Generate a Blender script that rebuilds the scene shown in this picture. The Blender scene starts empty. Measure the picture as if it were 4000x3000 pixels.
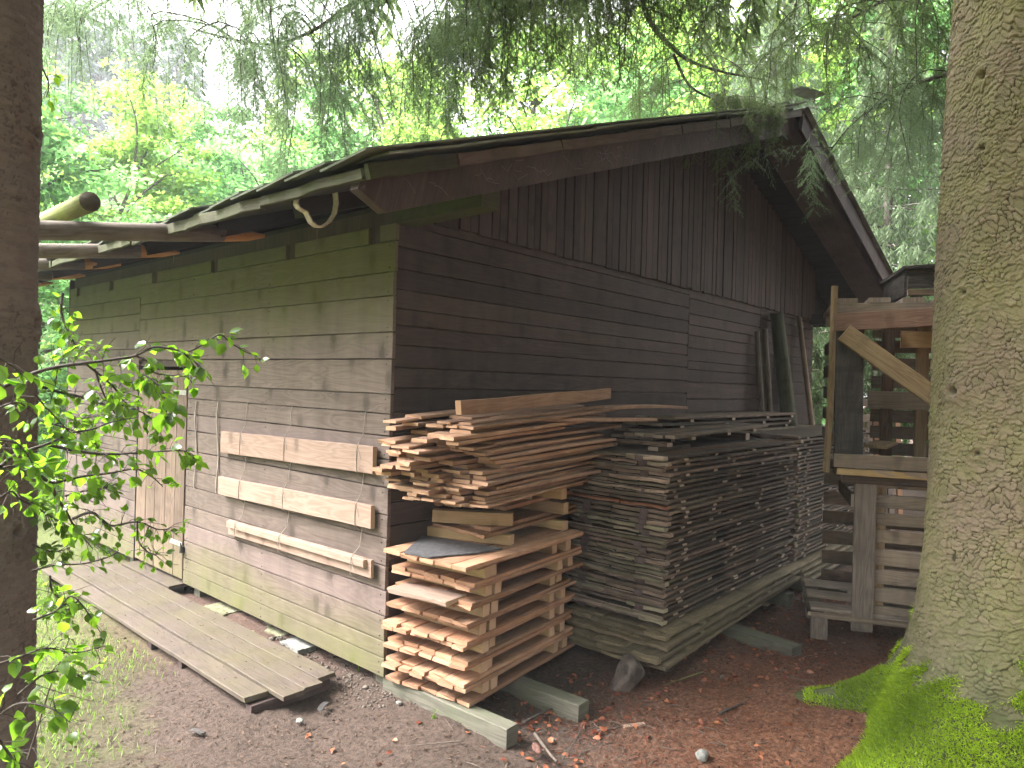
import bpy, math, random
import numpy as np
from mathutils import Vector, Matrix
random.seed(7); rng=np.random.default_rng(11)
SC=bpy.context.scene; COL=SC.collection
HAZE=.0021
UNIT=1.25            # everything is laid out in units of 1.25 m and scaled once at the end
def V3(*a): return np.array(a,float)
def nrm(v): v=np.asarray(v,float); return v/np.linalg.norm(v)
# ------------------------------------------------------------------ camera frame
_dX=nrm(V3(0.660,0.018,0.751)); _dY=V3(-0.751,-0.021,0.660); _dY=nrm(_dY-_dY.dot(_dX)*_dX); _dZ=-np.cross(_dY,_dX)
if _dZ[1]>0: _dZ=-_dZ
CR=np.array([_dX,_dY,_dZ]); CAM=V3(-2.283,-2.837,1.6); FPX=2733.0
def at(ox,oy,d):      # a point d in front of the camera
    s=4000/2212; return CAM+CR@V3((ox*s-2000)/FPX,(oy*s-1500)/FPX,1)*d
# ------------------------------------------------------------------ tagging
def tag(o,label=None,cat=None,group=None,kind=None):
    if label: o['label']=label
    if cat: o['category']=cat
    if group: o['group']=group
    if kind: o['kind']=kind
    return o
def empty(name,loc=(0,0,0),rz=0,label=None,cat=None,group=None):
    o=bpy.data.objects.new(name,None); o.empty_display_size=.1; COL.objects.link(o)
    o.location=loc; o.rotation_euler=(0,0,rz); return tag(o,label,cat,group)
def copy_tree(o,parent=None):
    c=o.copy(); COL.objects.link(c)
    if parent: c.parent=parent
    for ch in list(o.children): copy_tree(ch,c)
    return c
# ------------------------------------------------------------------ mesh builder
class MB:
    def __init__(s): s.v=[];s.f=[];s.uv=[];s.t=[];s.e=[];s.m=[]
    def face(s,idx,uv,t,e=0,m=0): s.f.append(idx); s.uv.extend(uv); s.t.append(t); s.e.append(e); s.m.append(m)
    def plank(s,o,ex,ey,ez,L,W,T,t=None,c=.0025,n=1,bend=0,rag=0,wob=0,m=0,twist=0):
        """bar from o (centre of its start) along ex; chamfered; bend bows it along ez; rag makes the ends ragged"""
        o=np.asarray(o,float);ex=nrm(ex);ey=nrm(ey);ez=nrm(ez)
        if t is None: t=random.random()
        c=min(c,.3*T,.3*W); w,h=W/2,T/2
        prof=[(-w+c,-h),(w-c,-h),(w,-h+c),(w,h-c),(w-c,h),(-w+c,h),(-w,h-c),(-w,-h+c)]
        per=[0,W,W,W+T,W+T,2*W+T,2*W+T,2*W+2*T,2*W+2*T]
        b=len(s.v); uo=random.random()*50; vo=random.random()*50
        ph=random.random()*6.28
        r0=[random.uniform(-rag,rag) for _ in prof]; r1=[random.uniform(-rag,rag) for _ in prof]
        for q in range(1,8):
            if q%2==0: r0[q]=r0[q-1]; r1[q]=r1[q-1]
        for k in range(n+1):
            x=L*k/n; bz=bend*math.sin(math.pi*k/n)+ (wob*math.sin(ph+k*1.7))
            by=wob*math.sin(ph*2+k*2.3); a=twist*(k/n-.5); ca,sa=math.cos(a),math.sin(a)
            for i,(py,pz) in enumerate(prof):
                dx=r0[i] if k==0 else (r1[i] if k==n else 0)
                s.v.append(tuple(o+ex*(x+dx)+ey*(py*ca-pz*sa+by)+ez*(py*sa+pz*ca+bz)))
        for k in range(n):
            for i in range(8):
                j=(i+1)%8; A=b+k*8
                u0=uo+L*k/n;u1=uo+L*(k+1)/n;v0=vo+per[i];v1=vo+per[i+1]
                s.face((A+i,A+j,A+8+j,A+8+i),((u0,v0),(u0,v1),(u1,v1),(u1,v0)),t,0,m)
        e0=[(uo+p[1]*.3,vo+p[0]) for p in prof]
        s.face(tuple(b+i for i in reversed(range(8))),list(reversed(e0)),t,1,m)
        s.face(tuple(b+n*8+i for i in range(8)),e0,t,1,m)
    def box(s,lo,hi,t=None,axis=0,**k):
        lo=np.array(lo,float);hi=np.array(hi,float);d=hi-lo;E=np.eye(3)
        a=axis;o1,o2=[i for i in range(3) if i!=a]
        st=(lo+hi)/2; st[a]=lo[a]
        e1,e2=E[o1],E[o2]
        if np.dot(np.cross(E[a],e1),e2)<0: e1,e2,o1,o2=e2,e1,o2,o1
        s.plank(st,E[a],e1,e2,d[a],d[o1],d[o2],t,**k)
    def tube(s,pts,rad,n=8,t=None,cap=True,m=0,lump=0,flat=1):
        pts=[np.asarray(p,float) for p in pts]
        if t is None: t=random.random()
        if not hasattr(rad,'__len__'): rad=[rad]*len(pts)
        b=len(s.v); up=None; Lc=0; uo=random.random()*50; Ls=[]
        for k,p in enumerate(pts):
            d=nrm(pts[min(k+1,len(pts)-1)]-pts[max(k-1,0)])
            if up is None: up=nrm(np.cross(d,V3(.31,.2,.93) if abs(d[2])<.9 else V3(1,0.1,0)))
            up=nrm(up-up.dot(d)*d); w=np.cross(d,up)
            if k: Lc+=np.linalg.norm(p-pts[k-1])
            Ls.append(Lc)
            for i in range(n):
                a=2*math.pi*i/n; r=rad[k]*(1+random.uniform(-lump,lump))
                s.v.append(tuple(p+up*math.cos(a)*r+w*math.sin(a)*r*flat))
        for k in range(len(pts)-1):
            for i in range(n):
                j=(i+1)%n;A=b+k*n;c0=i/n*2*math.pi*rad[0];c1=(i+1)/n*2*math.pi*rad[0]
                s.face((A+i,A+j,A+n+j,A+n+i),((uo+Ls[k],c0),(uo+Ls[k],c1),(uo+Ls[k+1],c1),(uo+Ls[k+1],c0)),t,0,m)
        if cap:
            q=[(math.cos(6.2832*i/n)*rad[0],math.sin(6.2832*i/n)*rad[0]) for i in range(n)]
            s.face(tuple(b+i for i in reversed(range(n))),list(reversed(q)),t,1,m)
            s.face(tuple(b+(len(pts)-1)*n+i for i in range(n)),q,t,1,m)
    def prism(s,poly,d,t=None,m=0):
        """flat polygon (list of 3D points) pushed along vector d"""
        if t is None: t=random.random()
        poly=[np.asarray(p,float) for p in poly]; d=np.asarray(d,float); n=len(poly); b=len(s.v)
        nv=np.cross(poly[1]-poly[0],poly[2]-poly[1])
        if np.dot(nv,d)>0: poly=poly[::-1]
        a=nrm(poly[1]-poly[0]); c=nrm(np.cross(nv,a)); 
        ext=[np.dot(p-poly[0],a) for p in poly], [np.dot(p-poly[0],c) for p in poly]
        for p in poly: s.v.append(tuple(p))
        for p in poly: s.v.append(tuple(p+d))
        uo=random.random()*50; uv=[(uo+ext[0][i],ext[1][i]) for i in range(n)]
        s.face(tuple(b+i for i in range(n)),uv,t,0,m)
        s.face(tuple(b+n+i for i in reversed(range(n))),uv[::-1],t,0,m)
        D=np.linalg.norm(d)
        for i in range(n):
            j=(i+1)%n; l=np.linalg.norm(poly[j]-poly[i])
            s.face((b+j,b+i,b+n+i,b+n+j),((uo+l,0),(uo,0),(uo,D),(uo+l,D)),t,1,m)
    def build(s,name,mats,parent=None,smooth=False):
        me=bpy.data.meshes.new(name); me.from_pydata(s.v,[],s.f)
        uv=me.uv_layers.new(name='UVMap'); uv.data.foreach_set('uv',np.array(s.uv,np.float32).ravel())
        for nm,dat in(('tint',s.t),('endg',s.e)):
            at_=me.attributes.new(nm,'FLOAT','FACE'); at_.data.foreach_set('value',np.array(dat,np.float32))
        if not isinstance(mats,(list,tuple)): mats=[mats]
        for m in mats: me.materials.append(m)
        if len(mats)>1: me.polygons.foreach_set('material_index',np.array(s.m,np.int32))
        if smooth: me.polygons.foreach_set('use_smooth',np.ones(len(s.f),bool))
        me.update()
        o=bpy.data.objects.new(name,me); COL.objects.link(o)
        if parent: o.parent=parent
        return o
def bulk(name,V,F,mats,parent=None,tint=None,midx=None,smooth=False,uv=None):
    """numpy mesh: V (n,3), F (m,3 or 4)"""
    V=np.asarray(V,np.float32);F=np.asarray(F,np.int32);m,k=F.shape
    me=bpy.data.meshes.new(name); me.vertices.add(len(V)); me.vertices.foreach_set('co',V.ravel())
    me.loops.add(m*k); me.loops.foreach_set('vertex_index',F.ravel())
    me.polygons.add(m); me.polygons.foreach_set('loop_start',np.arange(m,dtype=np.int32)*k)
    try: me.polygons.foreach_set('loop_total',np.full(m,k,np.int32))
    except Exception: pass
    if tint is not None:
        a=me.attributes.new('tint','FLOAT','FACE'); a.data.foreach_set('value',np.asarray(tint,np.float32))
    if uv is not None:
        u=me.uv_layers.new(name='UVMap'); u.data.foreach_set('uv',np.asarray(uv,np.float32)[F.ravel()].ravel())
    if not isinstance(mats,(list,tuple)): mats=[mats]
    for q in mats: me.materials.append(q)
    if midx is not None: me.polygons.foreach_set('material_index',np.asarray(midx,np.int32))
    if smooth: me.polygons.foreach_set('use_smooth',np.ones(m,bool))
    me.update(calc_edges=True); me.validate()
    o=bpy.data.objects.new(name,me); COL.objects.link(o)
    if parent: o.parent=parent
    return o
# ------------------------------------------------------------------ materials
class NT:
    def __init__(s,name):
        s.m=bpy.data.materials.new(name); s.m.use_nodes=True; s.t=s.m.node_tree; s.t.nodes.clear()
        s.out=s.n('ShaderNodeOutputMaterial')
    def n(s,ty,**k):
        x=s.t.nodes.new(ty)
        for a,b in k.items():
            if a.startswith('_'): x.inputs[a[1:].replace('_',' ')].default_value=b
            else: setattr(x,a,b)
        return x
    def l(s,a,b): s.t.links.new(a,b)
    def mix(s,fac,a,b,mode='MIX'):
        x=s.n('ShaderNodeMix',data_type='RGBA',blend_type=mode)
        for i,v in((0,fac),(6,a),(7,b)):
            if hasattr(v,'is_linked') or hasattr(v,'links'): s.l(v,x.inputs[i])
            else:
                x.inputs[i].default_value=v if i==0 else (tuple(v)+(1,))[:4]
        return x.outputs[2]
    def math(s,op,a,b=None,c=None,clamp=False):
        x=s.n('ShaderNodeMath',operation=op,use_clamp=clamp)
        for i,v in enumerate((a,b,c)):
            if v is None: continue
            if hasattr(v,'links'): s.l(v,x.inputs[i])
            else: x.inputs[i].default_value=v
        return x.outputs[0]
    def ramp(s,fac,stops,interp='LINEAR'):
        x=s.n('ShaderNodeValToRGB'); r=x.color_ramp; r.interpolation=interp
        while len(r.elements)<len(stops): r.elements.new(.5)
        for e,(p,c) in zip(r.elements,stops):
            e.position=p; e.color=(c,c,c,1) if not hasattr(c,'__len__') else (tuple(c)+(1,))[:4]
        s.l(fac,x.inputs[0]); return x.outputs[0]
    def mapped(s,vec,scale,loc=(0,0,0)):
        x=s.n('ShaderNodeMapping'); x.inputs['Scale'].default_value=scale; x.inputs['Location'].default_value=loc
        s.l(vec,x.inputs[0]); return x.outputs[0]
    def noise(s,vec,scale,detail=4,rough=.55,dist=0):
        x=s.n('ShaderNodeTexNoise',_Scale=scale,_Detail=detail,_Roughness=rough,_Distortion=dist)
        s.l(vec,x.inputs['Vector']); return x.outputs['Fac']
    def bsdf(s,col,rough=.8,bump=None,bstr=.3,bdist=.01,spec=.3):
        p=s.n('ShaderNodeBsdfPrincipled'); p.inputs['Specular IOR Level'].default_value=spec
        if hasattr(col,'links'): s.l(col,p.inputs['Base Color'])
        else: p.inputs['Base Color'].default_value=tuple(col)+(1,)
        if hasattr(rough,'links'): s.l(rough,p.inputs['Roughness'])
        else: p.inputs['Roughness'].default_value=rough
        if bump is not None:
            b=s.n('ShaderNodeBump',_Strength=bstr,_Distance=bdist); s.l(bump,b.inputs['Height']); s.l(b.outputs[0],p.inputs['Normal'])
        s.l(p.outputs[0],s.out.inputs['Surface']); return p
def wood(name,dark,light,grain=1.0,var=.5,knot=.6,hue=None,end=None,moss=None,mossamt=.5,zgreen=None,rough=.8,stain=.5,bstr=.35,black=0,kscale=1.0):
    """grain runs along U; tint gives every board its own shade; hue = second board colour; moss = green overlay colour, algae on most woods"""
    N=NT(name); uv=N.n('ShaderNodeUVMap'); obj=N.n('ShaderNodeTexCoord').outputs['Object']
    tint=N.n('ShaderNodeAttribute',attribute_name='tint').outputs['Fac']; endg=N.n('ShaderNodeAttribute',attribute_name='endg').outputs['Fac']
    rnd=N.n('ShaderNodeObjectInfo').outputs['Random']
    t=N.math('FRACT',N.math('ADD',tint,N.math('MULTIPLY',rnd,.61)))
    U=uv.outputs[0]
    fine=N.noise(N.mapped(U,(2.5,95,1)),1,5,.65)
    bw=N.noise(N.mapped(U,(1.1,9,1)),1,2,.5,1.2)
    rings=N.math('FRACT',N.math('MULTIPLY',bw,9.0))
    rings=N.math('ABSOLUTE',N.math('SUBTRACT',rings,.5))
    g=N.math('ADD',N.math('MULTIPLY',fine,.65),N.math('MULTIPLY',rings,.7*grain))
    g=N.ramp(g,[(.2,0),(.8,1)])
    col=N.mix(g,dark,light)
    if hue is not None: col=N.mix(N.ramp(N.math('FRACT',N.math('MULTIPLY',t,7.3)),[(.3,0),(.8,.85)]),col,N.mix(g,[c*.72 for c in hue],hue))
    # board to board shade
    k=N.math('ADD',1-var*.55,N.math('MULTIPLY',t,var*1.1))
    col=N.mix(1,col,N.n('ShaderNodeCombineColor').outputs[0],'MULTIPLY') if False else col
    hv=N.n('ShaderNodeHueSaturation'); N.l(col,hv.inputs['Color']); N.l(k,hv.inputs['Value']); col=hv.outputs[0]
    # knots with streaks above and below
    if knot>0:
        vo=N.n('ShaderNodeTexVoronoi',voronoi_dimensions='2D',_Scale=1.0,_Randomness=1.0)
        N.l(N.mapped(U,(5.2*kscale,2.6*kscale,1)),vo.inputs['Vector'])
        kd=N.math('ADD',vo.outputs['Distance'],N.math('MULTIPLY',N.noise(N.mapped(U,(30,14,1)),1,4,.7),.30))
        pick=N.ramp(vo.outputs['Color'],[(.36,0),(.42,1)])
        km=N.math('MULTIPLY',N.ramp(kd,[(.22,1),(.33,0)]),pick)
        col=N.mix(N.math('MULTIPLY',km,knot),col,[c*.28 for c in dark])
        hal=N.math('MULTIPLY',N.ramp(kd,[(.2,1),(.5,0)]),pick)
        col=N.mix(N.math('MULTIPLY',hal,.55*knot),col,[c*.55 for c in dark])
    # weather stains: soft and vertical
    st=N.ramp(N.noise(N.mapped(obj,(7,7,1.6)),1,4,.6),[(.38,0),(.72,1)])
    col=N.mix(N.math('MULTIPLY',st,stain),col,[c*.5 for c in dark])
    st2=N.ramp(N.noise(obj,2.1,5,.65),[(.45,0),(.7,1)])
    col=N.mix(N.math('MULTIPLY',st2,stain*.5),col,[min(1,c*1.25) for c in light])
    if black>0:
        bm=N.ramp(N.noise(N.mapped(obj,(2.2,2.2,9)),1,5,.7),[(.48,0),(.62,1)])
        bm=N.math('MULTIPLY',bm,N.ramp(N.math('FRACT',N.math('MULTIPLY',t,3.7)),[(.15,.1),(.7,1)]))
        col=N.mix(N.math('MULTIPLY',bm,black),col,(.012,.011,.010))
    if moss is not None:
        mm=N.ramp(N.noise(obj,3.2,6,.7),[(.42,0),(.68,1)])
        if zgreen is not None:
            z=N.n('ShaderNodeSeparateXYZ'); N.l(obj,z.inputs[0])
            zz=N.math('ADD',z.outputs[2],N.math('MULTIPLY',N.math('SUBTRACT',N.noise(N.mapped(obj,(1.5,1.5,1.5)),1,3),.5),.5))
            zr=N.ramp(N.math('MULTIPLY',zz,1/3.0),zgreen)
            mm=N.math('MULTIPLY',N.math('ADD',N.math('MULTIPLY',mm,.45),.55),zr)
        col=N.mix(N.math('MULTIPLY',mm,mossamt),col,moss)
    if end is not None: col=N.mix(N.math('MULTIPLY',endg,.85),col,end)
    N.bsdf(col,rough,N.math('ADD',g,N.math('MULTIPLY',fine,.6)),bstr,.004)
    return N.m
def simple(name,col,rough=.7,metal=0,nscale=20,var=.3,bstr=.2,bdist=.01,col2=None,spec=.3,stretch=(1,1,1)):
    N=NT(name); obj=N.n('ShaderNodeTexCoord').outputs['Object']
    f=N.noise(N.mapped(obj,stretch),nscale,6,.65)
    c=N.mix(N.ramp(f,[(.3,0),(.7,1)]),[x*(1-var) for x in col],col2 or [min(1,x*(1+var)) for x in col])
    p=N.bsdf(c,rough,f,bstr,bdist,spec); p.inputs['Metallic'].default_value=metal
    return N.m
def leafmat(name,dark,light,trans,rough=.5,spec=.3,tw=.5,under=None):
    N=NT(name); tint=N.n('ShaderNodeAttribute',attribute_name='tint').outputs['Fac']
    rnd=N.n('ShaderNodeObjectInfo').outputs['Random']
    c=N.mix(tint,dark,light)
    hv=N.n('ShaderNodeHueSaturation'); N.l(c,hv.inputs['Color']); N.l(N.math('ADD',.82,N.math('MULTIPLY',rnd,.36)),hv.inputs['Value'])
    N.l(N.math('ADD',.487,N.math('MULTIPLY',rnd,.026)),hv.inputs['Hue'])
    p=N.bsdf(hv.outputs[0],rough,spec=spec)
    tr=N.n('ShaderNodeBsdfTranslucent'); tc=N.mix(tint,[x*.6 for x in trans],trans); N.l(tc,tr.inputs[0])
    ms=N.n('ShaderNodeMixShader'); ms.inputs[0].default_value=tw
    N.l(p.outputs[0],ms.inputs[1]); N.l(tr.outputs[0],ms.inputs[2]); N.l(ms.outputs[0],N.out.inputs['Surface'])
    return N.m
M={}
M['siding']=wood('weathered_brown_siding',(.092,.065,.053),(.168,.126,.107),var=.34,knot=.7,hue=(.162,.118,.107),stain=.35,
   moss=(.125,.130,.040),mossamt=.75,zgreen=[(.03,1),(.085,.65),(.14,.0),(.57,.0),(.66,.62),(.76,.95)],bstr=.25,kscale=.9)  # green tint grows towards the eave and at the wall foot
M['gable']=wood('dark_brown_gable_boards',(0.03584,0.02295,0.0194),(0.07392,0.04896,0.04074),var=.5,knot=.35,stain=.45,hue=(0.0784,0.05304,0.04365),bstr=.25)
M['darktrim']=wood('dark_brown_trim',(.045,.029,.027),(.085,.056,.050),var=.35,knot=.2,stain=.5)
M['pinktrim']=wood('brown_verge_trim',(.055,.035,.031),(.11,.073,.064),var=.4,knot=.1,stain=.5,moss=(.13,.14,.04),mossamt=.25)
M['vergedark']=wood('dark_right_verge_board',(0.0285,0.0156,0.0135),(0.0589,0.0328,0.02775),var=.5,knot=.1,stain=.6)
M['mosstrim']=wood('algae_covered_trim',(.026,.023,.011),(.060,.054,.028),var=.4,knot=.1,stain=.5,moss=(.055,.066,.016),mossamt=.9)
M['deck']=wood('shade_dark_soffit_boards',(.014,.0105,.0095),(.030,.0225,.019),var=.4,knot=.3)  # near-black, so the shade of the eave recess is in the colour
M['door']=wood('brown_door_boards',(.092,.060,.044),(.180,.125,.094),grain=1.3,var=.35,knot=.2,stain=.4,moss=(.15,.145,.06),mossamt=.6,zgreen=[(.05,1),(.14,.0)])
M['pale']=wood('pale_fresh_board',(0.215,0.1376,0.1015),(0.3311,0.2365,0.1909),grain=.9,var=.15,knot=.5,stain=.08,end=(0.43,0.3096,0.1892),bstr=.15)
M['orange']=wood('orange_pallet_wood',(0.2726,0.1363,0.07708),(0.4418,0.2679,0.1739),grain=.9,var=.55,knot=.35,hue=(0.3948,0.1974,0.1128),stain=.38,end=(0.376,0.2068,0.1269),bstr=.3)
M['bearer']=wood('yellowish_bearer_wood',(0.34,0.21,0.11),(0.5,0.345,0.21),grain=.7,var=.35,knot=.3,stain=.25,end=(0.5,0.32,0.215),hue=(0.58,0.4,0.19))
M['loose']=wood('loose_offcut_wood',(0.2688,0.1392,0.0816),(0.4608,0.288,0.1872),grain=.9,var=.65,knot=.3,hue=(0.3456,0.216,0.1536),stain=.38,end=(0.4224,0.2496,0.1584),bstr=.3)
M['panel']=wood('weathered_formwork_wood',(0.04379,0.02875,0.02116),(0.1932,0.1242,0.09099),grain=.9,var=1.1,knot=.3,hue=(0.1352,0.09775,0.06348),stain=.6,black=.9,moss=(0.1546,0.1552,0.07935),mossamt=.12,end=(0.3864,0.2932,0.238),bstr=.5)
M['panelend']=wood('lit_end_rail',(0.1215,0.084,0.06768),(0.4212,0.3,0.2425),grain=.9,var=1.1,knot=.2,hue=(0.324,0.2925,0.1974),stain=.4,black=.8,moss=(0.1944,0.2025,0.1057),mossamt=.1,bstr=.6)  # paler than the panels: light on the stack ends put into the colour
M['panelred']=wood('reddish_formwork_wood',(.20,.075,.04),(.36,.16,.09),var=.4,knot=.2,stain=.4,black=.3,bstr=.5)
M['mossboard']=wood('green_mossy_board',(0.1056,0.0805,0.05078),(0.2297,0.1782,0.1143),var=.6,knot=.3,stain=.5,moss=(0.1304,0.1265,0.04761),mossamt=.2)
M['timber']=wood('green_grey_timber',(.070,.064,.050),(.145,.132,.105),var=.3,knot=.2,stain=.4,moss=(.12,.14,.08),mossamt=.6)
M['greywood']=wood('grey_pallet_wood',(0.1418,0.1121,0.0918),(0.324,0.2633,0.2201),var=.5,knot=.35,hue=(0.297,0.2228,0.162),stain=.45)
M['char']=wood('charred_post_wood',(0.0216,0.0192,0.0192),(0.096,0.084,0.0768),var=.2,knot=.2,stain=.6,black=.97)
M['redrail']=wood('reddish_rail_wood',(0.15,0.0825,0.06),(0.2937,0.1812,0.1313),var=.2,knot=.4,stain=.4)
M['brace']=wood('tan_brace_wood',(0.2188,0.1475,0.0775),(0.4,0.2937,0.1775),var=.2,knot=.3,stain=.45)
M['walk']=wood('muddy_walkway_boards',(0.06499,0.04849,0.03868),(0.121,0.09367,0.0763),grain=.6,var=.2,knot=.25,stain=.3,moss=(0.09523,0.08816,0.03223),mossamt=.45,bstr=.6,rough=.65)
M['log']=wood('grey_peeled_log',(.075,.055,.043),(.22,.185,.155),grain=.8,var=.3,knot=.3,stain=.6,end=(.05,.035,.03))
M['logcut']=wood('fresh_cut_log_face',(.33,.14,.055),(.52,.26,.12),var=.15,knot=0,stain=.3)
M['polegreen']=wood('algae_green_pole',(.10,.10,.05),(.24,.24,.11),var=.2,knot=.2,stain=.4,moss=(.22,.27,.05),mossamt=.7,end=(.035,.02,.018))
M['mosslog']=wood('greenish_bark_log',(.045,.045,.032),(.105,.105,.072),var=.2,knot=.4,stain=.5,moss=(.075,.09,.04),mossamt=.6,bstr=.8)
M['roof']=simple('mossy_roof_sheet',(0.144,0.162,0.1332),.8,0,9,.35,.35,.01,col2=(0.216,0.2376,0.18))
M['metal']=simple('galvanised_metal',(.42,.40,.40),.45,.7,60,.25,.1)
M['rust']=simple('rusty_pink_bracket',(.42,.27,.26),.5,.2,40,.3,.15,col2=(.60,.55,.45))
M['blackmetal']=simple('black_padlock_metal',(.03,.03,.03),.4,.5,60,.2,.1)
M['plate']=simple('brown_end_plate',(.115,.082,.08),.65,.1,30,.35,.2)
M['string']=simple('grey_twine',(.30,.26,.22),.9,0,200,.3,.2)
M['web']=simple('pale_cobweb_thread',(.20,.19,.185),.9,0,200,.1,.1)
M['slate']=simple('dark_slate_sheet',(.055,.052,.058),.55,0,26,.45,.25,col2=(.15,.145,.15),stretch=(1,4,1))
M['stone']=simple('dark_brown_stone',(.045,.036,.032),.6,0,11,.55,.8,.02,col2=(.15,.115,.10))
M['slab']=simple('grey_concrete_slab',(.15,.15,.14),.9,0,38,.45,.8,.012,col2=(.30,.295,.27))
M['gravel']=simple('dull_soil_gravel',(.085,.068,.056),.9,0,14,.5,.5,.01,col2=(.20,.17,.14))
M['slabmoss']=simple('mossy_concrete_slab',(.12,.12,.055),.9,0,30,.45,.9,.012,col2=(.26,.25,.16))
M['twig']=simple('dark_twig_bark',(.055,.042,.036),.8,0,40,.4,.3)
M['deadtwig']=simple('grey_dead_twig',(.11,.085,.07),.85,0,40,.45,.3)
M['beech']=leafmat('dead_beech_leaf',(.13,.032,.018),(.42,.16,.075),(.25,.07,.03),.45,.4,.2)
M['needle_litter']=leafmat('brown_needle_litter',(.085,.037,.020),(.28,.125,.062),(.15,.05,.03),.7,.2,.1)
M['chip']=leafmat('wood_chip_litter',(.022,.013,.0095),(.095,.058,.040),(.1,.06,.03),.8,.2,.05)
M['cone']=simple('brown_cone_scales',(.14,.07,.055),.7,0,70,.5,.8,.01)
M['grass']=leafmat('short_grass',(0.105,0.195,0.0375),(0.255,0.375,0.075),(0.3,0.51,0.075),.6,.2,.45)
M['mossblade']=leafmat('bright_moss',(.13,.21,.014),(.40,.55,.03),(.42,.62,.03),.7,.15,.35)
M['leaf']=leafmat('broad_shrub_leaf',(.04,.09,.012),(.095,.18,.022),(.30,.58,.03),.26,.55,.52)
M['maple']=leafmat('pale_forest_leaf',(.065,.115,.028),(.125,.20,.045),(.52,.80,.16),.5,.3,.66)
M['maple2']=leafmat('cool_green_forest_leaf',(.055,.11,.045),(.11,.19,.075),(.36,.70,.24),.5,.3,.64)
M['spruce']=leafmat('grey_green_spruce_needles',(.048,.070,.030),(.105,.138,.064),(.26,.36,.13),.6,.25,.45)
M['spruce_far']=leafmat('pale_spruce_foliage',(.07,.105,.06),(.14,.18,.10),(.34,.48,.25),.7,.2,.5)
M['farconifer']=leafmat('haze_tinted_far_conifer',(.08,.10,.115),(.17,.19,.20),(.2,.24,.24),.8,.1,.2)  # distance haze put into the pale bluish needle colour
def barkmat(name,a,b,c,moss=None,mz=(0,0),lich=None,sc=1,horiz=False,crack=.80):
    N=NT(name); obj=N.n('ShaderNodeTexCoord').outputs['Object']
    h=N.n('ShaderNodeAttribute',attribute_name='plate').outputs['Fac']; cr=N.n('ShaderNodeAttribute',attribute_name='cellid').outputs['Fac']
    f=N.noise(N.mapped(obj,(1,1,6) if horiz else (1,1,1.5)),28*sc,6,.7)
    col=N.mix(N.ramp(f,[(.3,0),(.7,1)]),a,b)
    col=N.mix(N.math('MULTIPLY',cr,.75),col,c)
    big=N.ramp(N.noise(obj,2.3*sc,5,.6),[(.4,0),(.65,1)])
    if lich is not None: col=N.mix(N.math('MULTIPLY',N.math('MULTIPLY',big,.85),N.ramp(N.noise(obj,60*sc,5,.7),[(.35,.25),(.6,1)])),col,lich)
    col=N.mix(N.math('MULTIPLY',N.ramp(h,[(.0,1),(.25,.8),(.7,0)]),crack),col,[x*.20 for x in a])
    if moss is not None:
        z=N.n('ShaderNodeSeparateXYZ'); N.l(obj,z.inputs[0])
        mm=N.math('ADD',z.outputs[2],N.math('MULTIPLY',N.math('SUBTRACT',N.noise(obj,5,6,.75),.5),1.1))
        mk=N.ramp(N.math('MULTIPLY',mm,.5),[(mz[0],1),(mz[1],0)])
        col=N.mix(N.math('MULTIPLY',mk,.85),col,moss)
        sp=N.ramp(N.noise(obj,42,3,.5),[(.66,0),(.72,1)])
        lowm=N.ramp(N.math('MULTIPLY',z.outputs[2],.5),[(.2,1),(.75,0)])
        col=N.mix(N.math('MULTIPLY',N.math('MULTIPLY',sp,lowm),.7),col,(.22,.33,.10))
    N.bsdf(col,.85,N.math('ADD',f,N.noise(N.mapped(obj,(1,1,2.5)),110,4,.7)),.7,.006)
    return N.m
M['bark_big']=barkmat('scaly_spruce_bark',(0.1045,0.08513,0.05487),(0.239,0.2031,0.1212),(0.2464,0.1822,0.1429),moss=(0.06273,0.08364,0.02552),mz=(.10,.44),lich=(0.224,0.224,0.08422))
M['bark_left']=barkmat('dark_flaky_bark',(0.0875,0.06375,0.055),(0.1875,0.14,0.12),(0.225,0.1688,0.15),lich=(0.1625,0.1313,0.1187),horiz=True,crack=.45)
M['bark_far']=simple('grey_forest_bark',(.10,.085,.070),.9,0,14,.4,.5,.02,stretch=(1,1,.25))
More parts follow.
